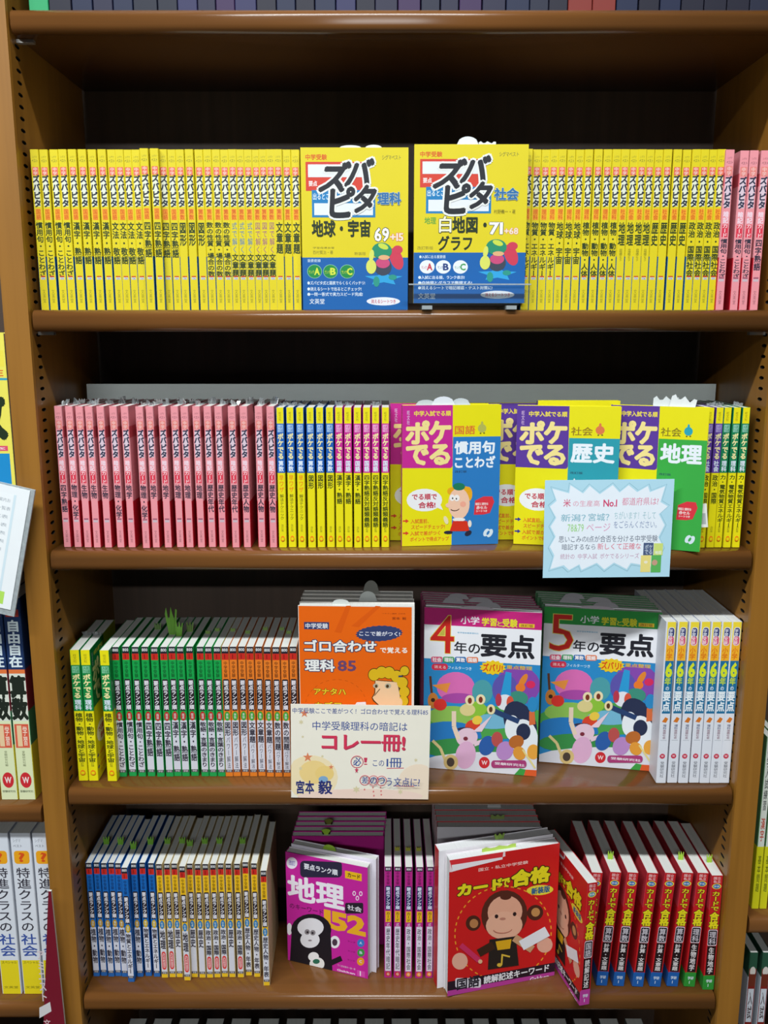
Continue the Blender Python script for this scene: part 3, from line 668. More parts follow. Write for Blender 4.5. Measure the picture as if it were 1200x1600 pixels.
slip_obj(t, (.065, .009, h), .03, .012, '#ccd2d2', .25)
pt = at_y(1098, 805, .005)
mb = MB(); mb.box(-.006, .004, 0, .0004, -.014, .016, paper('#e2e2de')); mb.box(-.004, .002, -.0001, 0, -.010, .004, paper('#aab0b0')); o = mb.obj('sales_slip', t); o.location = (w + .002, .004, .045); o.rotation_euler = (0, -.12, 0)

# blue handwritten card on the second shelf
def pop_blue(a):
    a.rect((0, 0, 1300, 1000), '#b4dcec')
    zz = [(115, 130), (250, 165), (255, 100), (360, 165), (410, 105), (495, 170), (595, 95), (655, 155), (725, 95), (800, 150), (885, 100), (905, 150), (1030, 100), (1000, 230), (1065, 265), (995, 330), (1050, 420),
          (1005, 520), (1050, 600), (1005, 700), (1010, 770), (790, 730), (760, 780), (650, 725), (575, 780), (510, 725), (390, 780), (370, 735), (290, 780), (245, 740), (140, 770), (165, 660), (125, 590), (165, 510), (120, 430), (160, 360), (105, 270), (155, 225)]
    c = (580, 440); a.poly([(c[0] + (x - c[0]) * 1.035, c[1] + (y - c[1]) * 1.06) for x, y in zz], '#90bccc'); a.poly([(c[0] + (x - c[0]) * 1.025, c[1] + (y - c[1]) * 1.045) for x, y in zz], '#b4dcec'); a.poly(zz, '#eaf2fa')
    a.text('米', (208, 212, 268, 272), '#d45a7c', .01); a.text('の生産高', (285, 222, 500, 268), '#e49ab0', 0); a.text('No.1', (530, 215, 640, 268), '#d43c6c', .02); a.text('都道府県は?', (680, 195, 985, 255), '#e08aa4', 0)
    a.text('新潟？', (198, 332, 395, 388), '#8cbccc', .01); a.text('宮城？', (415, 325, 585, 384), '#8cbccc', .01); a.text('ちがいます！そして', (625, 310, 970, 368), '#a4c8d0', 0)
    a.text('78&79', (255, 412, 385, 470), '#a4d890', .01); a.text('ページ', (405, 405, 600, 468), '#e0a0c0', 0); a.text('をごらんください。', (625, 385, 985, 442), '#8494b8', 0)
    a.text('思いこみの1点が合否を分ける中学受験', (190, 505, 1000, 556), '#5c6478', 0)
    a.text('暗記するなら', (220, 570, 490, 618), '#5c6478', 0); a.text('新しくて正確な', (505, 566, 865, 618), '#e0788c', .005); a.text('統計の 中学入試 ポケでるシリーズ', (212, 648, 855, 694), '#c494b0', 0)
    a.rect((885, 565, 972, 668), '#4c5c80'); a.text('ポケ', (898, 580, 962, 618), '#c4d0e0', .02); a.text('でる', (898, 622, 962, 660), '#c4d0e0', .02); a.rect((972, 570, 1052, 668), '#d0e07c'); a.text('地理', (985, 632, 1042, 660), '#f0f8e8', .02); a.rect((870, 668, 958, 808), '#ecdc84'); a.rect((958, 668, 1046, 812), '#5cb45c')
    a.ell(990, 730, 24, 24, '#c89c84'); a.ell(915, 725, 16, 12, '#f0ead0')
def pop_card(tl, tr, br, bl, Y, art, quad, label, col, tilt=0.0):
    A, B, Cc, D = (at_y(*q, Y) for q in (tl, tr, br, bl)); w = ((B - A).length + (Cc - D).length) / 2; h = ((A - D).length + (B - Cc).length) / 2
    mb = MB(); mb.box(0, w, 0, .0006, 0, h, paper(col))
    a = Art(w, h, quad); art(a); a.put(mb, lambda u, v, o: (u, -.00003 - o, h - v))
    o = mb.obj('pop_card'); o.location = D; o.rotation_euler = (tilt, -math.atan2((Cc - D).z, (Cc - D).x), 0); tag(o, label, 'card'); return o
pop_card((840, 752), (1043, 748), (1045, 901), (848, 903), -.0014, pop_blue, [(55, 65), (1105, 40), (1125, 850), (85, 840)], 'pale blue handwritten card with white zigzag burst on the second shelf edge', '#b4dcec')

# ------------------------------------------------------------------ row C
lg = run([108, 124.5, 154.5], 1010, .024, ZS['C'], .0128, .1855, .128, ex(('plants and space', 3)), poke_spec,
    lambda k: 'green-banded yellow ' + k + ' pocket book, {o}, third row', 'green-banded yellow pocket books in the third row', name='pocket_book', rz={0: .04, 1: .04, 2: -.0}, faces={1: [(1, cover_poke('#0f8440', '#3c9ccc', '理科', '#8a7c1c', (('植物・動物', (655, 510, 1000, 590)), ('地球と宇宙', (655, 630, 1000, 710))), '#34348c', ('#dc7848', fig_walker)), QB)]})
BOOKMESH.clear()
for b in lg[:2]: wrap_obj(b, (0, .06, .1855), .012, .006, 77)
RK = {'green idiom': ('#12a048', '#b42a24', '国語', '慣用句・ことわざ', '#0c4c24', '#1c9c4c'), 'green four-character idiom': ('#12a048', '#b42a24', '国語', '四字熟語', '#0c4c24', '#1c9c4c'), 'green kanji': ('#12a048', '#b42a24', '国語', '漢字・熟語', '#0c4c24', '#1c9c4c'),
      'green honorifics': ('#12a048', '#b42a24', '国語', '敬語・言葉のきまり', '#0c4c24', '#1c9c4c'),
      'orange geometry': ('#e87c24', '#3c9c34', '算数', '図形', '#5c2c10', '#e07c24'), 'orange word-problem': ('#e87c24', '#3c9c34', '算数', '文章題', '#5c2c10', '#e07c24'), 'orange number-problem': ('#e87c24', '#3c9c34', '算数', '数の問題', '#5c2c10', '#e07c24'),
      'blue plants and animals': ('#1464b4', '#b88c24', '理科', '植物・動物', '#0c2c5c', '#2864ac'), 'blue matter and energy': ('#1464b4', '#c8a41c', '理科', '物質とエネルギー', '#0c2c5c', '#2864ac'),
      'yellow geography': ('#ecb814', '#2878b4', '社会', '地理', '#5c4410', '#e8bc24'), 'yellow history': ('#ecb814', '#2878b4', '社会', '歴史', '#5c4410', '#e8bc24'), 'yellow politics': ('#ecb814', '#2878b4', '社会', '政治・国際', '#5c4410', '#e8bc24'), 'yellow history table': ('#ecb814', '#2878b4', '社会', '歴史人物・年表', '#5c4410', '#e8bc24')}
def r_spec(k):
    b, c, ct, t, bt, ba = RK[k]
    return [(0, 1, {'#ecb814': '#d8c494', '#e87c24': '#c87030'}.get(b, b))], lambda a: sp_rank(a, b, c, ct, t, bt, ba, seal=k in ('yellow geography', 'yellow politics'), small='パワー解法' if 'orange' in k else None)
lgr = run([173.5, 189.5, 204.5, 219.5, 234.5, 249, 262, 275, 289.5, 306, 319, 332.5, 345, 357.5, 371, 384, 397.5, 411, 424.5, 438, 451.5], 1010, .036, ZS['C'], .0104, .1855, .128,
    ex(('green idiom', 3), ('green four-character idiom', 3), ('green kanji', 3), ('green honorifics', 3), ('orange geometry', 3), ('orange word-problem', 3), ('orange number-problem', 3)), r_spec,
    lambda k: 'white ' + k.split()[0] + '-topped ' + ' '.join(k.split()[1:]) + ' workbook, {o}, third row', 'green- and orange-topped workbooks in the third row', name='workbook')
g = '#6fa838'
o = slip_obj(lgr[5], (0, .05, .1855), .017, .038, g, .3); o.rotation_euler = (0, -.05, 0)
o = slip_obj(lgr[6], (0, .045, .1855), .010, .022, g, -.4); o.rotation_euler = (0, .08, 0)
slip_obj(lgr[7], (0, .06, .1855), .010, .014, '#7c9c50', .8); slip_obj(lgr[3], (0, .07, .1855), .010, .010, '#6c8c50', .6)
for i in (9, 10, 12, 14, 16, 18, 19): slip_obj(lgr[i], (0, .05 + .02 * random.random(), .1855), .007, .005, '#8cac5c', .4)

# orange face-out book
def cover_orange(a):
    a.poly([(96, 306), (1012, 352), (984, 1690), (120, 1636)], '#e8640a')
    a.poly([(385, 520), (480, 320), (520, 320), (440, 530)], '#de5a08'); a.poly([(520, 480), (720, 330), (760, 335), (580, 490)], '#de5a08')
    a.rect((140, 432, 342, 498), '#34406c'); a.text('中学受験', (152, 442, 332, 490), '#e8e8ec', .02)
    a.text('ベテラン講師 公式本', (770, 387, 960, 405), '#8c3408', 0); a.text('宮本 毅', (852, 422, 965, 448), '#7c2c08', .01)
    a.star(745, 545, 192, 62, 24, .93, '#34406c'); a.text('ここで差がつく!', (585, 522, 912, 572), '#e8e8f0', .02)
    a.text('ゴロ合わせ', (145, 572, 718, 688), '#ecece8', .035, '#343858', .06); a.text('で覚える', (752, 652, 968, 706), '#f4ece0', .03)
    a.text('理科', (148, 722, 382, 822), '#ecece8', .035, '#343858', .06); a.text('85', (412, 742, 552, 826), '#6a4468', .03)
    a.ring(390, 1090, 245, 205, 3, '#b84808', 60, True); a.text('アナタハ', (218, 945, 470, 1005), '#e8cc28', .03, '#5c3c10', .05); a.text('カズヲ', (225, 1048, 435, 1110), '#e8cc28', .03, '#5c3c10', .05)
    a.text('覚エテル', (225, 1150, 470, 1215), '#e8cc28', .03, '#5c3c10', .05)
    # plain doodled face in profile with a curly yellow bun
    k = '#4a3410'; Y = '#dcb41c'
    for x, y, r in ((700, 860, 50), (760, 845, 50), (820, 850, 50), (880, 880, 50), (925, 930, 48), (940, 1000, 46), (930, 1070, 46), (945, 840, 40)): a.ell(x, y, r, r, k)
    a.poly([(705, 900), (890, 920), (930, 1120), (760, 1120), (690, 1060), (678, 1035), (700, 1000)], k)
    a.poly([(710, 905), (885, 925), (920, 1120), (765, 1120), (698, 1055), (686, 1035), (708, 1000)], '#f0c89c')
    for x, y, r in ((700, 860, 45), (760, 845, 45), (820, 850, 45), (880, 880, 45), (925, 930, 43), (940, 1000, 41), (930, 1070, 41), (945, 840, 35)): a.ell(x, y, r, r, Y)
    a.ell(712, 945, 22, 18, '#b8b098'); a.ell(810, 950, 26, 20, '#b8b098'); a.ell(716, 948, 10, 12, k); a.ell(806, 952, 12, 13, k); a.line([(745, 970), (700, 1020)], 6, k)
    a.line([(895, 880), (925, 880)], 14, '#3c4460'); a.ell(900, 1080, 24, 36, '#f0c89c')
    a.poly([(530, 1100), (560, 1065), (630, 1065), (640, 1160), (540, 1160)], '#e8e8ec')
GO = 'orange-covered copies in the third row'
zc = ZS['C']
pl_, pr_ = at_z(471, 1221, zc), at_z(640, 1223, zc)
rz = math.atan2(pr_.y - pl_.y, pr_.x - pl_.x); w = at_y(648, 960, pl_.y).x - at_y(466, 947, pl_.y).x; h = at_y(468, 946, pl_.y).z - zc
t = put_face(face_mesh(w, h, .016, '#e6e2da', '#e6e2da', '#d8d4cc', lambda a: cover_orange(a), [(92, 300), (1035, 345), (1000, 1690), (115, 1640)], spine='right'), pl_, -.03,
    'face-out orange rhyme memory book behind the cream card', GO, 'thick_book')
slip_obj(t, (.055, .008, h), .024, .006, '#c4c8c4', 0)
nb = behind(w - .002, h, .016, 3, pl_, -.03, .0015, zc, ('#dcd8d0', '#dcd8d0', '#d0ccc4'), lambda o: f'{o} white-edged thick copy behind the face-out orange book', GO, dz=.0, name='thick_book')
o = slip_obj(nb[0], (.088, .008, h), .024, .012, '#c8ccc8', 0); slip_obj(nb[2], (.092, .008, h), .022, .017, '#8c8c84', 0)
# cream handwritten card
def pop_cream(a):
    a.rect((0, 0, 1300, 1000), '#f2ecdc')
    for x, y, rx, ry, c in ((230, 640, 200, 170, '#f4e2b8'), (1040, 700, 160, 160, '#f4e0c8'), (600, 790, 480, 60, '#f4d8c8'), (250, 600, 110, 90, '#f2d48c'), (330, 610, 70, 60, '#f0d080')): a.ell(x, y, rx, ry, c)
    for x, y, r in ((185, 155, 34), (205, 485, 38), (380, 560, 20)): a.star(x, y, r, r, 5, .4, '#e0845c')
    for x, y, r in ((160, 220, 20), (150, 570, 16), (1020, 510, 16), (570, 735, 30), (905, 755, 22), (170, 330, 12), (315, 478, 12)): a.star(x, y, r, r, 6, .5, '#dcd0a8')
    b = '#3c5498'; r_ = '#cc3c5c'
    a.text('中学受験ここで差がつく！ゴロ合わせで覚える理科85', (98, 112, 1105, 168), b, .005)
    a.text('中学受験理科の暗記は', (245, 212, 952, 290), b, .005)
    a.text('コレ一冊!', (319, 316, 939, 446), '#a83454', .022); a.text('コレ一冊!', (314, 310, 934, 440), '#d83858', .022)
    a.text('必', (548, 488, 605, 552), b, .02); a.ring(576, 520, 46, 46, 5, r_); a.text('！', (625, 490, 655, 545), r_, .0); a.text('この', (695, 510, 780, 556), b, .005); a.text('1冊', (800, 492, 915, 566), b, .01); a.line([(800, 572), (930, 570)], 5, r_)
    a.star(572, 585, 16, 26, 5, .4, r_)
    for x, c in ((635, '差'), (700, 'の'), (762, 'つ')): a.text(c, (x - 24, 636, x + 24, 688), b, .01); a.ring(x, 662, 38, 38, 5, r_)
    a.text('う文点に?', (800, 632, 1052, 706), b, .005); a.line([(850, 708), (1010, 712)], 5, r_)
    for x, y in ((632, 735), (696, 720), (700, 752), (704, 784), (755, 720), (758, 748), (760, 776)): a.star(x, y, 9, 12, 5, .4, '#dc6c6c')
    a.ell(320, 655, 36, 26, '#84acd0'); a.text('宮本', (116, 664, 248, 766), '#2c3474', .03); a.text('毅', (284, 664, 384, 768), '#2c3474', .03)
pop_card((457, 1100), (674, 1103), (671, 1249), (455, 1246), -.0014, pop_cream, [(85, 85), (1125, 100), (1120, 815), (75, 795)], 'cream handwritten card with big red lettering in front of the orange book', '#f2ecdc')

def cover_year(num, band):
    def art(a):
        a.rect((0, 0, 1300, 2000), '#2a88c4')
        a.poly([(105, 190), (1050, 215), (1032, 368), (112, 334)], band); a.poly([(112, 334), (1032, 368), (1022, 640), (110, 592)], '#ececf0')
        a.text('小学', (400, 268, 540, 332), '#ececf0', .02); a.text('学習', (562, 278, 672, 342), '#e4dc2c', .03); a.text('と', (680, 305, 715, 342), '#e4dc2c', .02); a.text('受験', (720, 284, 832, 350), '#e4dc2c', .03); a.rect((846, 318, 966, 352), '#e8c030'); a.text('改訂版', (860, 323, 955, 348), '#7c3c28', .01)
        a.text(num, (172, 262, 346, 556), '#cc2820', .0, '#e8d860', .012); a.text('新学習指導要領対応', (375, 388, 535, 406), '#58a8cc', .01)
        a.text('年の', (350, 462, 545, 560), '#24242c', .02); a.text('要点', (558, 400, 962, 590), '#24242c', .035)
        # garden scene of a few simple animals
        a.ell(360, 815, 146, 118, '#d86cb0'); a.ell(380, 900, 130, 40, '#a848a0'); a.ell(565, 850, 80, 95, '#4c9ca4'); a.ell(840, 800, 175, 150, '#8448a8'); a.ell(740, 830, 100, 120, '#5c54a8'); a.ell(880, 760, 24, 60, '#e08430', 30)
        a.ell(860, 815, 38, 34, '#e8782c'); a.ell(940, 790, 36, 30, '#d82c5c'); a.poly([(180, 800), (320, 780), (290, 860)], '#e89040')
        a.ell(640, 1090, 560, 130, '#4ca04c'); a.ell(330, 1040, 190, 80, '#8cbc54'); a.ell(840, 900, 80, 60, '#3c8c78'); a.ell(300, 1200, 260, 120, '#2878bc'); a.ell(650, 1080, 180, 60, '#74b4d0'); a.ell(420, 1290, 330, 80, '#388c48'); a.ell(620, 1450, 640, 130, '#dcdce4')
        a.ell(185, 920, 40, 62, '#c87c34'); a.ell(185, 915, 16, 16, '#3c2418'); a.line([(175, 860), (165, 730)], 18, '#5c3420'); a.ell(240, 950, 50, 46, '#d8342c')
        a.ell(500, 985, 100, 62, '#8cc03c'); a.ell(450, 990, 60, 48, '#dccc8c'); a.ell(468, 915, 36, 40, '#ecdcb0'); a.ell(468, 918, 16, 24, '#7c3420'); a.ell(552, 908, 36, 40, '#ecdcb0'); a.ell(552, 910, 16, 24, '#7c3420')
        a.poly([(705, 880), (745, 690), (790, 700), (785, 880)], '#2c98d0'); a.ell(740, 930, 66, 62, '#e4e4ea'); a.ell(780, 930, 28, 50, '#d8543c'); a.ell(690, 910, 24, 50, '#b8384c')
        a.ell(860, 1090, 120, 180, '#28304c', -25); a.ell(890, 1210, 110, 150, '#e8ecf0', -10); a.ell(800, 1130, 60, 100, '#e8ecf0'); a.ell(885, 1160, 56, 66, '#28304c'); a.line([(850, 1080), (640, 990)], 40, '#28406c'); a.ell(632, 985, 32, 40, '#e8d8a8'); a.ell(630, 985, 14, 22, '#5c3820'); a.poly([(930, 1000), (970, 980), (980, 1100), (930, 1110)], '#d86c3c'); a.ell(955, 945, 40, 60, '#2c88c0')
        a.ell(490, 1115, 60, 48, '#d8442c', -20); a.ell(525, 1070, 40, 34, '#ecc848', -20); a.ell(430, 1140, 60, 14, '#3c3048')
        a.ell(445, 1205, 84, 74, '#e4c4d4', -10); a.poly([(490, 1160), (640, 1030), (560, 1160)], '#e8ccd8'); a.ell(435, 1345, 78, 110, '#dcaccc', 10); a.line([(380, 1220), (345, 1120), (345, 1000)], 34, '#e8d0b8'); a.line([(500, 1260), (640, 1210)], 34, '#e4c8d4'); a.ell(435, 1215, 18, 16, '#7c2c3c')
        a.ell(600, 1270, 60, 80, '#2c5ca4', 20); a.ell(680, 1220, 44, 60, '#b8504c'); a.ell(740, 1310, 66, 76, '#b888c4', 20); a.ell(830, 1240, 60, 52, '#b8682c', -20); a.ell(855, 1330, 48, 56, '#e09838', -30); a.ell(965, 1320, 50, 60, '#e8a440')
        a.line([(180, 1230), (240, 1290), (290, 1420)], 22, '#dcc88c'); a.ell(320, 1400, 56, 60, '#d8bc7c'); a.ell(318, 1400, 30, 36, '#4c4038'); a.line([(880, 1300), (980, 1450)], 14, '#e4d48c')
        for (t, c), x in zip((('社会', '#d8607c'), ('理科', '#3c9c5c'), ('算数', '#2c6cac'), ('国語', '#e0784c')), (172, 262, 352, 444)): a.rrect((x, 580, x + 88, 626), (14, 14), c); a.text(t, (x + 12, 586, x + 78, 621), '#f4ecec', .03)
        a.rrect((176, 634, 300, 684), (22, 24), '#d4304c'); a.text('消える', (196, 646, 284, 674), '#f0c8c8', .02); a.text('フィルターつき', (302, 650, 480, 684), '#d4e8f4', .01)
        a.star(645, 660, 105, 58, 14, .82, '#ecc820'); a.text('ズバリ!', (570, 628, 720, 694), '#d83c1c', .03); a.text('重点整理', (752, 640, 950, 680), '#d8b43c', .02)
        a.ell(580, 1405, 42, 46, '#cc2c34'); a.text('W', (560, 1388, 602, 1424), '#f4e0e0', .02); a.rrect((634, 1386, 912, 1446), (22, 28), '#a83c74'); a.text('受験研究社', (662, 1398, 896, 1438), '#f0e4ec', .02)
        a.poly([(815, 1510), (860, 1450), (905, 1460), (890, 1530)], '#3c9c44'); a.poly([(890, 1600), (905, 1460), (1050, 1470), (1050, 1600)], '#dc5c2c')
    return art
QY = [(125, 205), (1025, 235), (990, 1515), (105, 1440)]
for num, band, bl, br, tl, tr, lab, edge in (('4', '#c42478', (661, 1199), (838, 1213), (661, 949), (845, 957), 'magenta-topped', '#8c3c5c'), ('5', '#2c9440', (842, 1190), (1019, 1205), (846, 948), (1029, 957), 'green-topped', '#4c7c54')):
    p, rz, w, h = face_place(bl, br, zc, tl); wd = {'4': 'fourth', '5': 'fifth'}[num]
    t = put_face(face_mesh(w, h, .011, '#ececf0', '#ececf0', edge, cover_year(num, band), QY), p, rz, f'face-out {lab} {wd} grade key points book in the third row', 'grade books in the third row', 'grade_book')
    slip_obj(t, (.07, .006, h), .045, .003, '#c0b4bc', 0)
    nb = behind(w, h, .010, 6, p, rz, .0006, zc, (edge, edge, edge), lambda o: f'{o} copy behind the face-out {wd} grade book', 'grade books in the third row', name='grade_book', t0=.011, dx=-.0022)
    for i, x, ww, hh in ((0, .085, .034, .006), (1, .04, .03, .008), (2, .08, .034, .006), (3, .05, .03, .007)): slip_obj(nb[i], (x, .005, h), ww, hh, '#a8a4a8', 0)
l6 = run([1042, 1059.5, 1077.5, 1095, 1112, 1128.5, 1144], 972, .018, zc, .0132, .226, .150, ['white'] * 7, lambda k: ([(0, 1, '#dfe2ea')], sp_six),
    lambda k: 'X', 'white sixth grade books in the third row', name='grade_book', jit=.0005, rz={6: 0})
for i, b in enumerate(l6): b['label'] = f'white sixth grade key points book, {ORD[i + 1]} from the left of seven, third row'
l6[0].location.x -= .0005

# ------------------------------------------------------------------ row D
zd = ZS['D']
lbl = run([133.5, 145.5, 157, 168.5, 179, 188.5, 203.5, 217, 230.5], 1352, .040, zd, .0092, .180, .128, ['blue plants and animals'] * 5 + ['blue matter and energy', 'blue plants and animals', 'blue matter and energy', 'blue matter and energy'], r_spec,
    lambda k: 'white blue-topped ' + k[5:] + ' workbook, {o}, bottom row', 'blue-topped workbooks in the bottom row', name='workbook', fwd={5: -.012}, rz={8: 0})
ly = run([243, 255.5, 267, 279, 291, 303.5, 315.5, 327.5, 339.5, 351.5, 365, 378, 391.5, 406], 1352, .038, zd, .0092, .180, .128,
    ['yellow geography', 'yellow geography', 'yellow history', 'yellow geography', 'yellow history', 'yellow history', 'yellow politics', 'yellow politics', 'yellow politics', 'yellow history', 'yellow politics', 'yellow history table', 'yellow history table', 'yellow history table'], r_spec,
    lambda k: 'white yellow-topped ' + k[7:] + ' workbook, {o}, bottom row', 'yellow-topped workbooks in the bottom row', name='workbook', fwd={3: -.006, 11: .004, 13: -.016}, rz={13: .02})
for i in (1, 3, 5, 7): slip_obj(lbl[i], (0, .045, .180), .009, .012, '#7cb83c', .5)
for i in (0, 2, 3, 5, 7, 10): slip_obj(ly[i], (0, .05, .180), .009, .010, '#7cb040', .5)
def cover_mag(a):
    a.rect((0, 0, 1300, 2000), '#c42498')
    a.ell(172, 408, 40, 42, '#ece4f0'); a.text('改訂', (150, 385, 196, 430), '#7c6cc0', .02)
    a.rrect((232, 390, 545, 512), (30, 30), '#2c2840'); a.text('要点ランク順', (262, 408, 512, 498), '#e4e4ec', .03); a.rect((568, 460, 694, 540), '#ecb81c'); a.text('カード', (588, 476, 682, 524), '#3c2c18', .03)
    a.text('地理', (142, 492, 556, 752), '#f0e8f0', .035); a.rrect((566, 700, 704, 780), (12, 12), '#28202c'); a.text('社会', (584, 712, 690, 772), '#e8e0e8', .02)
    a.text('のキーワード', (152, 698, 400, 790), '#4c1440', .01); a.text('152', (418, 755, 708, 945), '#ecac24', .05)
    for x, y in ((636, 630), (660, 665), (686, 632)): a.ell(x, y, 13, 18, '#f0dcec'); a.ell(x, y, 7, 11, '#c42498')
    # plain dark ape-like shape
    a.ell(485, 990, 38, 46, '#ece8ec'); a.ell(485, 992, 20, 26, '#4c3848'); a.ell(148, 890, 20, 44, '#ece8ec')
    a.ell(310, 900, 150, 120, '#1c1820'); a.poly([(165, 900), (455, 930), (465, 1230), (330, 1220), (150, 1130)], '#1c1820'); a.line([(440, 1150), (535, 1110)], 40, '#1c1820')
    a.ell(305, 880, 98, 70, '#e4e0e4'); a.ell(300, 970, 72, 60, '#e4e0e4'); a.ell(280, 912, 20, 20, '#8c8488'); a.ell(322, 918, 20, 20, '#8c8488'); a.ell(282, 914, 8, 8, '#1c1820'); a.ell(320, 920, 8, 8, '#1c1820'); a.ell(300, 975, 14, 6, '#8c7c84')
    a.ell(350, 1150, 56, 50, '#e8e4e0'); a.ell(325, 1095, 40, 34, '#ece8e8'); a.ell(345, 1130, 26, 18, '#2c6c54')
    for (x, y), c, t in (((683, 1000), '#3878c4', 'A'), ((683, 1072), '#3c9444', 'B'), ((680, 1138), '#ec9c1c', 'C')): a.ell(x, y, 28, 30, c); a.text(t, (x - 10, y - 12, x + 10, y + 12), '#d0e0f0', .02); a.text('ランク', (x - 100, y - 22, x - 44, y + 2), '#5c1448', .01)
    a.text('よく出る順の一問一答', (505, 1168, 640, 1188), '#f0c8e4', .01); a.text('Gakken', (500, 1188, 635, 1236), '#f0dcec', .03); a.rect((652, 1200, 712, 1258), '#d44cac'); a.text('1', (674, 1210, 690, 1248), '#f4e8f0', .02)
GM = 'magenta card books in the bottom row'
p, rz, w, h = face_place((449, 1493), (576, 1531), zd, (446, 1331))
p, rz, w, h = face_place((450, 1500), (575, 1530), zd, (447, 1331))
t = put_face(face_mesh(w, h, .014, '#c42498', '#e8e0e8', '#b42484', cover_mag, [(125, 325), (740, 440), (735, 1270), (135, 1115)]), p, rz, 'face-out magenta geography keyword card book in the bottom row', GM, 'card_book')
nrm = Vector((-math.sin(rz), math.cos(rz), 0)); tan_ = Vector((math.cos(rz), math.sin(rz), 0))
tq = put_face(face_mesh(w + .005, h + .004, .012, '#e6e0ea', '#e6e0ea', '#b42484', None), p + nrm * .016 + tan_ * .002, rz, 'white-margined card book standing right behind the face-out magenta one', GM, 'card_book')
slip_obj(tq, (.058, .004, h + .004), .02, .007, '#9cc43c', 0)
me = face_mesh(w + .010, h + .004, .013, '#b42484', '#b42484', '#a02074', None)
for i in range(5):
    b = put_face(me, Vector((p.x + .006 + .001 * i, p.y + .034 + .0140 * i, zd)), 0.0, f'{ORD[i + 2]} magenta-edged card book behind the face-out magenta one', GM, 'card_book')
    if i in (0, 2): slip_obj(b, (.05, .006, h + .004), .018, .008, '#9cc43c' if i == 0 else '#6c6c2c', 0)
lm = run([600.5, 615.5, 633, 650, 666.5], 1352, .036, zd, .0106, .176, .128, ex(('history dates', 2), ('politics', 3)), lambda k: ([(0, .3, '#b44c94'), (.3, 1, '#b42484')], lambda a: sp_magenta(a, '歴史年代暗記' if k[0] == 'h' else '政治・国際社会', '#c8382c' if k[0] == 'h' else '#e87c1c')),
    lambda k: 'magenta ' + k + ' card book, {o}, bottom row', GM, name='card_book')
for i in (1, 2, 3): slip_obj(lm[i], (0, .04, .176), .007, .006, '#a8a83c', .4)
def cover_red(a):
    a.rect((0, 0, 1300, 2000), '#c81c1c')
    a.poly([(100, 300), (560, 300), (560, 368), (165, 456), (100, 460)], '#e8d4d8'); a.poly([(150, 330), (545, 330), (540, 376), (170, 440)], '#d83038') ; a.poly([(166, 404), (540, 372), (540, 388), (172, 452)], '#ece4e8')
    a.text('国立・私立中学受験', (368, 442, 720, 432), '#f0c0b8', .02)
    a.text('カード', (218, 560, 540, 600), '#e4d420', .07, '#342c14', .06); a.text('で', (538, 532, 592, 588), '#e4d420', .05, '#342c14', .06); a.text('合格', (612, 482, 866, 562), '#e4d420', .06, '#342c14', .06)
    a.ell(805, 625, 92, 36, '#e4d43c'); a.text('新装版', (748, 610, 872, 640), '#205c8c', .04)
    a.ring(540, 930, 348, 345, 8, '#e89c28', 90, True)
    a.ell(330, 845, 56, 58, '#4c2418'); a.ell(335, 848, 32, 34, '#b47848'); a.ell(775, 785, 56, 56, '#4c2418'); a.ell(778, 782, 30, 32, '#c08a50')
    a.ell(555, 790, 166, 178, '#54281c'); a.ell(560, 770, 125, 120, '#e0a488'); a.ell(555, 868, 132, 102, '#e4ac90'); a.ell(500, 800, 13, 15, '#2c1c1c'); a.ell(630, 788, 13, 15, '#2c1c1c'); a.ell(545, 820, 22, 10, '#b87c68'); a.ring(545, 890, 70, 34, 6, '#b46c58', 12, a0=15, a1=165)
    a.ell(565, 660, 40, 22, '#54281c')
    a.poly([(450, 970), (640, 950), (665, 1165), (440, 1195)], '#28201c'); a.poly([(495, 985), (610, 970), (600, 1040), (510, 1050)], '#d8a41c'); a.line([(480, 1010), (370, 1070)], 60, '#3c2418'); a.line([(630, 960), (760, 1050)], 56, '#c89870')
    a.line([(545, 1080), (540, 1160)], 12, '#d8b03c'); a.ell(525, 1160, 18, 14, '#d8b03c'); a.line([(545, 1085), (600, 1100)], 12, '#d8b03c')
    a.ell(230, 1130, 60, 64, '#e0a890'); a.line([(235, 1005), (375, 1125)], 40, '#c8305c'); a.ell(383, 1132, 16, 16, '#e0b088'); a.ell(845, 1020, 54, 56, '#e0a890'); a.line([(680, 1020), (860, 920)], 76, '#e4e4e8')
    a.poly([(130, 1290), (930, 1145), (930, 1215), (130, 1370)], '#281824'); a.poly([(120, 1362), (940, 1208), (940, 1300), (120, 1460)], '#b43c94')
    a.rrect((196, 1258, 390, 1332), (14, 14), '#dcd4dc'); a.text('国語', (210, 1266, 376, 1318), '#28202c', .03); a.text('読解記述キーワード', (412, 1248, 876, 1210), '#e8e4e8', .03); a.text('Gakken', (746, 1258, 876, 1262), '#f0dce8', .02)
GR = 'red card books in the bottom row'
p, rz, w, h = face_place((699, 1557), (866, 1524), zd, (700, 1345))
QR = [(150, 370), (935, 305), (915, 1240), (135, 1400)]
t = put_face(face_mesh(w, h, .016, '#c81c1c', '#ece4e8', '#a8161c', cover_red, QR, '#e4e4e4', 'right'), p, rz, 'face-out red reading keyword card book with a monkey, bottom row', GR, 'card_book')
slip_obj(t, (.075, .008, h), .05, .005, '#b4d45c', .4)
nrm = Vector((-math.sin(rz), math.cos(rz), 0)); tan_ = Vector((math.cos(rz), math.sin(rz), 0))
me = face_mesh(w + .007, h + .004, .018, '#e6e2e6', '#e6e2e6', '#c01c22', None, None, '#e4e4e4', 'left')
tq = put_face(me, p + nrm * .0182 - tan_ * .009, rz, 'white-margined red card book standing right behind the face-out red one', GR, 'card_book')
slip_obj(tq, (.092, .008, h + .004), .016, .008, '#8cac4c', .3)
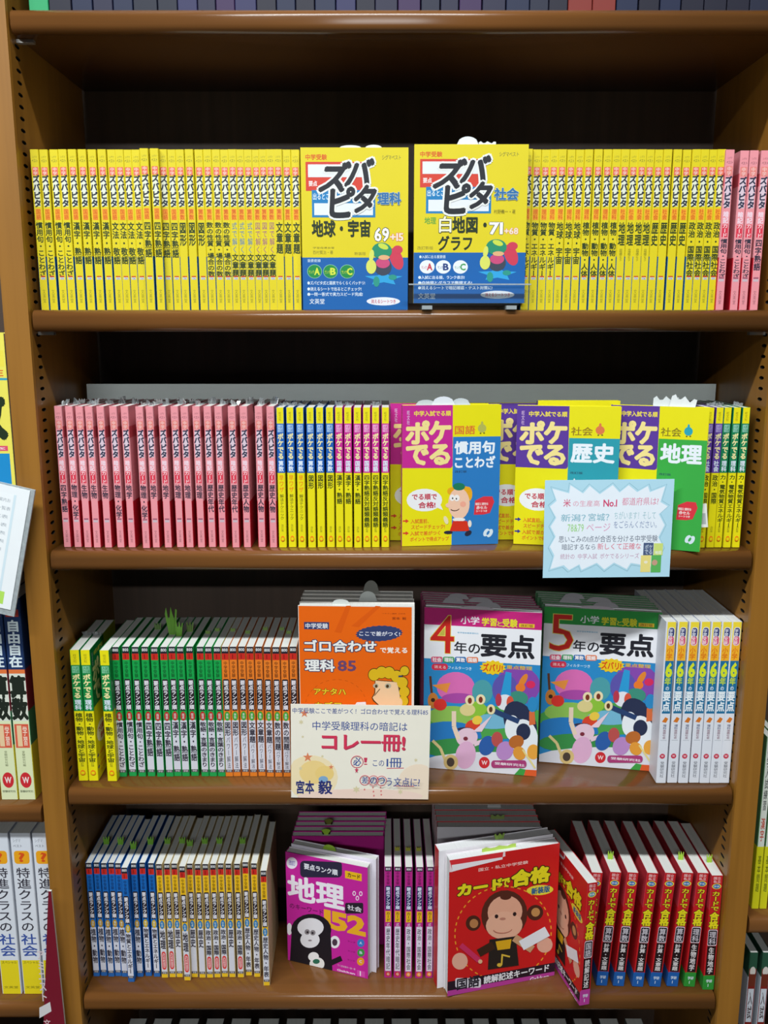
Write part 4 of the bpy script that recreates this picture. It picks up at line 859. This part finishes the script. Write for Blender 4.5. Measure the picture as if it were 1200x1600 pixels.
me = face_mesh(w - .012, h + .002, .0155, '#c8c4c8', '#b81c22', '#b81c22', None, None, '#b4b4b0', 'left')
for i in range(6):
    b = put_face(me, Vector((p.x - .012 - .0005 * i, p.y + .0385 + w * math.sin(rz) + .0162 * i, zd)), 0.0, f'{ORD[i + 2]} further red card book behind the face-out red one', GR, 'card_book')
    if i in (1, 3): slip_obj(b, (.09, .007, h + .002), .02, .006, '#7c8c4c' if i == 1 else '#a8a8a8', .2)
RS = lambda top, base: [(0, .3, top), (.3, .88, '#b8181e'), (.88, 1, base)]
rdk = {'reading': ('国語', '読解記述', '#3c2428', RS('#b8181e', '#b43c94')), 'arithmetic': ('算数', '計算・文章題', '#1c5aa4', RS('#c03440', '#1c5aa4')), 'science': ('理科', '生物地学', '#2c8c34', RS('#c03440', '#2c8c34'))}
def rd_spec(k):
    s_, t_, b_, sd = rdk[k]; return sd, lambda a: sp_red(a, s_, t_, b_)
lred = run([925, 954, 981, 1012, 1040, 1067, 1091, 1113.5], 1352, .020, zd, .0158, .178, .135, ex(('arithmetic', 6), ('science', 2)), rd_spec,
    lambda k: 'red ' + k + ' card book with yellow lettering, {o}, bottom row', GR, name='card_book', jit=.0015, lean=[math.radians(q) for q in (3.6, 3.6, 3.6, 3.6, 3.6, 3.4, 2.4, .1)], fwd={7: -.008})
for i in (1, 5, 7): slip_obj(lred[i], (0, .03, .178), .008, .012, '#9cc43c', .6)
def rp_spec(k):
    return RS('#c8242a', '#b43c94'), lambda a: sp_red(a, '国語', '読解記述', '#b43c94', '#5c8c98')
X = at_y(914, 1578, -.020).x
put_book(('slant',), .0150, .186, .135, *rp_spec(0), (X, -.016, zd), 'red reading card book pulled forward past the shelf edge, turned askew', GR, .25, 'card_book', math.radians(1.0), [(-1, cover_red, QR)])

# ------------------------------------------------------------------ shelf above and shelf below
pal = ['#2c9c64', '#1c2440', '#1c1c2c', '#24243c', '#1c1c2c', '#2c2c54', '#1c2440', '#1c2030', '#38244c', '#202438']
xx = -.425; i = 0; cn = {'#7c2c24': 'brick red', '#2c9c64': 'green', '#1c2440': 'navy', '#d8d8d8': 'white', '#24243c': 'dark violet', '#1c1c2c': 'black', '#2c2c54': 'deep blue', '#c8ccd0': 'pale grey', '#1c2030': 'charcoal', '#38244c': 'plum', '#202438': 'ink blue'}
cnt = {}
while xx < .415:
    c = pal[i % 10] if i == 0 else random.choice(pal[1:6] + pal[7:] + (['#7c2c24'] * 8 if 22 < i < 28 else [])); wd = .020 + .007 * random.random(); cnt[c] = cnt.get(c, 0) + 1
    put_book(('top', c, round(wd, 3)), round(wd, 3), .19, .13, [(0, 1, c)], lambda a: a.rect((.3, .2, .7, .7), '#b8bcc4'), (xx + wd / 2, .02, ZS['0']), f'{cn[c]} book standing on the topmost shelf, {ORD[cnt[c]]} {cn[c]} one from the left', 'books on the topmost shelf', 0, 'paperback_book')
    xx += wd + .001; i += 1
xx = -.42; i = 0
while xx < .40:
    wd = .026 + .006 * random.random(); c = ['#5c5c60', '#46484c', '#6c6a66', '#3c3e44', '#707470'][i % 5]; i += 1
    if i <= 20:
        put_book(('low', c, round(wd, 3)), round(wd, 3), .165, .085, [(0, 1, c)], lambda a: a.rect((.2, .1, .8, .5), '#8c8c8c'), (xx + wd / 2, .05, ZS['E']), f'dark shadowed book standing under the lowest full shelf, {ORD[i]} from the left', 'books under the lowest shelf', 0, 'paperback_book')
    xx += wd + .012

# ------------------------------------------------------------------ left neighbour's things
def sp_yellow_text(a):
    a.rect((0, 0, 1, 1), '#e6dc4c')
xr = at_y(15, 640, .006).x
p = Vector((xr - .15, .006, ZL['top'])); hh = .212
def cover_math(a):
    a.rect((0, 0, 1, 1), '#e6dc5c'); a.rect((.3, .10, .985, .19), '#e8d84c'); a.text('合格自在', (.55, .205, .97, .245), '#d85c2c', .03); a.rect((.2, .255, 1, .268), '#3c9cb4')
    a.text('算数', (.25, .32, .955, .60), '#20301c', .06); a.rect((.3, .645, .96, .675), '#d84c6c'); a.text('くわしい本', (.4, .65, .94, .67), '#f0d8dc', .02)
    a.rect((0, .69, .97, 1), '#1c88c4')
    a.rect((0, .90, 1, 1), '#e8e8e8'); a.text('最適書!', (.7, .925, .97, .96), '#50506c', .03); a.text('入試に', (.5, .97, .97, 1), '#d8404c', .05)
put_face(face_mesh(.15, hh, .02, '#e6dc5c', '#e6dc5c', '#d8c840', cover_math), p, 0, 'yellow and blue arithmetic book facing out left of the left upright', None, 'study_guide')
def sp_navy(a):
    a.rect((0, 0, 1, 1), '#dce4b8'); a.rect((0, 0, 1, .345), '#1c3460'); a.rect((.1, .055, .9, .09), '#c03c34'); a.vtext('4年', .058, .088, .5, '#ecd45c', .02)
    a.vtext('自由自在', .105, .335, .86, '#dce8ec', .035); a.rect((0, .345, 1, .365), '#e0743c'); a.rect((0, .365, 1, .60), '#d8dcd0'); a.vtext('算数', .375, .595, 1.0, '#202820', .06, '#e8ecdc', .03)
    a.rect((0, .60, 1, 1), '#dce4b8'); a.rect((.06, .615, .94, .735), '#d85c44'); a.rect((.2, .622, .5, .728), '#e8c89c'); a.vtext('学習', .625, .725, .3, '#f4d8c4', .02, u=.7); a.vtext('受験研究社編', .75, .83, .2, '#6c7450', 0)
    a.ell(.5, .9, .36, .04, '#cc2c34'); a.text('W', (.3, .885, .7, .915), '#f4e0dc', .03); a.text('受験研究社', (.08, .952, .92, .964), '#4c5440', .01)
NS = [(0, .345, '#1c3460'), (.345, .55, '#7c2430'), (.55, .72, '#3c7c54'), (.72, 1, '#d8cc34')]
for px, lb_ in ((30, 'right of two beside the left upright'), (2.5, 'left of two beside the left upright')):
    Yn = .02; wn = .0225; X = at_y(px, 1248, Yn).x
    put_book(('navy',), wn, .283, .17, NS, sp_navy, (X + wn / 2, Yn, ZL['mid']), f'thick navy and cream arithmetic textbook, {lb_}', 'navy textbooks left of the left upright', 0.0, 'textbook')
def sp_white(a):
    a.rect((0, 0, 1, 1), '#d8dce4'); a.text('シグマ', (.1, .035, .5, .055), '#7c8088', 0); a.text('ベスト', (.1, .07, .56, .085), '#70747c', .01)
    a.rrect((.1, .107, .9, .186), (.16, .018), '#eca41c'); a.text('?', (.38, .12, .62, .172), '#d8501c', .03)
    a.vtext('特進クラスの', .207, .607, .76, '#3c3a44', .015); a.vtext('社会', .617, .762, .86, '#34509c', .02)
    a.rect((.02, .785, .98, 1), '#e4d01c'); a.text('スペシャル', (.1, .79, .9, .808), '#7c7418', .01); a.text('文英堂', (.1, .95, .86, .966), '#8c8418', .01)
for px, lb_ in ((-20, 'leftmost of three under the navy textbooks'), (15, 'middle of three under the navy textbooks'), (49.5, 'rightmost of three under the navy textbooks')):
    Yn = .02; wn = .0275; X = at_y(px, 1302, Yn).x
    put_book(('white',), wn, .250, .17, [(0, 1, '#d8dce4')], sp_white, (X + wn / 2, Yn, ZL['low']), f'thick white and yellow social studies textbook, {lb_}', 'white textbooks left of the left upright', 0.0, 'textbook')
def sp_maroon(a):
    a.rect((0, 0, 1, 1), '#7c1428'); a.vtext('ハイレベル', .12, .62, .62, '#e0d0d4', .02); a.rect((.1, .7, .9, .80), '#d8d4d4'); a.vtext('文理', .84, .93, .5, '#e0c8cc', .02)
b = thing('booklet', 'maroon wedge-shaped booklet with white lettering in front of the left upright', 'booklet')
YM = -.016; zb = ZL['base'] + LIFT
tl, tr, bl_, br_ = (at_y(*q, YM) for q in ((75.5, 1393), (79.5, 1393), (68, 1600), (101, 1600)))
ext = lambda a, c: (a.x + (c.x - a.x) * (a.z - zb) / (a.z - c.z), zb)
fr = [(tl.x, tl.z), (tr.x, tr.z), ext(tr, br_), ext(tl, bl_)]
ww, hh_ = fr[2][0] - fr[3][0], tl.z - zb
mb = MB(); mb.add([(x, y, z) for y in (YM, YM + .0005) for x, z in fr], [(0, 1, 2, 3), (4, 5, 6, 7), (0, 1, 5, 4), (1, 2, 6, 5), (2, 3, 7, 6), (3, 0, 4, 7)], paper('#741226'))
a = Art(ww, hh_); a.vtext('アミニスト', .24, .46, .22, '#d8c4c8', .02, u=.42); a.poly([(.27, .485), (.58, .46), (.60, .50), (.25, .53)], '#d4d0d0'); a.vtext('文理', .535, .60, .2, '#d8b8bc', .02, u=.45)
a.put(mb, lambda u, v, o: (fr[3][0] + u, YM - .00003 - o, tl.z - v)); mb.obj('cover', b)
mb = MB(); mb.add([(x, y, z) for y in (YM + .0007, YM + .004) for x, z in fr], [(0, 1, 2, 3), (4, 5, 6, 7), (0, 1, 5, 4), (1, 2, 6, 5), (2, 3, 7, 6), (3, 0, 4, 7)], pages_mat()); mb.obj('page_block', b)
# acrylic sign
sg = thing('sign_holder', 'white and green notice in a clear acrylic holder left of the left upright', 'sign', None, tuple(at_y(47, 767, -.020)))
sg.rotation_euler = (0, math.radians(13.5), 0)
mb = MB(); mb.box(-.15, 0, 0, .0006, -.155, 0, paper('#eef2f4'))
a = Art(.15, .155)
a.rect((0, .86, .93, .965), '#b4e060'); a.rect((.0, .06, .90, .86), '#d4e6ee'); a.rect((.0, .06, .88, .84), '#f0f4f6')
for i, (l, r) in enumerate(((.74, .86), (.5, .87), (.3, .86), (.3, .86), (.2, .86), (.2, .86), (.2, .85), (.2, .8), (.3, .85), (.3, .86), (.2, .84))):
    y = .10 + .067 * i; a.text('ご案内お知らせ一覧表'[: 4 if r - l < .2 else 10], (l, y, r, y + .03), '#a8b0b8', 0)
a.text('売場案内', (.5, .91, .88, .945), '#6c9c40', .01)
a.put(mb, lambda u, v, o: (u - .15, -.00003 - o, -v)); mb.obj('notice', sg)
mb = MB(); mb.box(-.155, .0055, .0008, .0035, -.163, .002, M_CLEAR_EDGE); mb.obj('holder', sg)
mb = MB(); mb.box(-.13, -.09, .0036, .018, -.06, -.03, M_CLEAR); mb.obj('clip', sg)

# ------------------------------------------------------------------ right neighbour's books
def sp_gy(a):
    a.rect((0, 0, 1, 1), '#dfe3d8'); a.vtext('中学入試練習', .05, .42, .6, '#3c3c40', .01); a.vtext('漢字', .46, .6, .7, '#c85040', .02); a.rect((0, .63, 1, 1), '#d8d41c'); a.vtext('基本問題', .68, .9, .56, '#5c6414', .01)
GS = [(0, .63, '#5c8c5c'), (.63, 1, '#d8d41c')]
for px, lb_ in ((1174.5, 'first'), (1187, 'second')):
    X = at_y(px, 1418, .022).x; put_book(('gy',), .0098 if lb_ == 'first' else .0098, .256, .16, GS, sp_gy, (X + .005, .022, ZR['mid']), f'white and yellow book beyond the right upright, {lb_} from the upright', 'white and yellow books right of the upright', 0, 'paperback_book')
def sp_gr(a):
    a.rect((0, 0, 1, 1), '#7c2018'); a.rect((0, 0, 1, .12), '#28503c'); a.ell(.5, .14, .4, .035, '#d0c8c0'); a.rect((.05, .16, .95, .25), '#6c2c1c'); a.rect((.1, .27, .9, .52), '#c8ccd4'); a.vtext('入試', .29, .5, .6, '#4c3c3c', .02); a.rect((.1, .55, .9, .8), '#a83c24')
for px, lb_ in ((1172, 'first'), (1192, 'second')):
    X = at_y(px, 1490, .022).x; put_book(('gr',), .0115, .216, .15, [(0, .18, '#28503c'), (.18, .6, '#b8bcc4'), (.6, 1, '#8c2418')], sp_gr, (X + .006, .022, ZR['low']), f'dark red and green book on the low right shelf, {lb_} from the upright', 'dark red books right of the upright', 0, 'paperback_book')
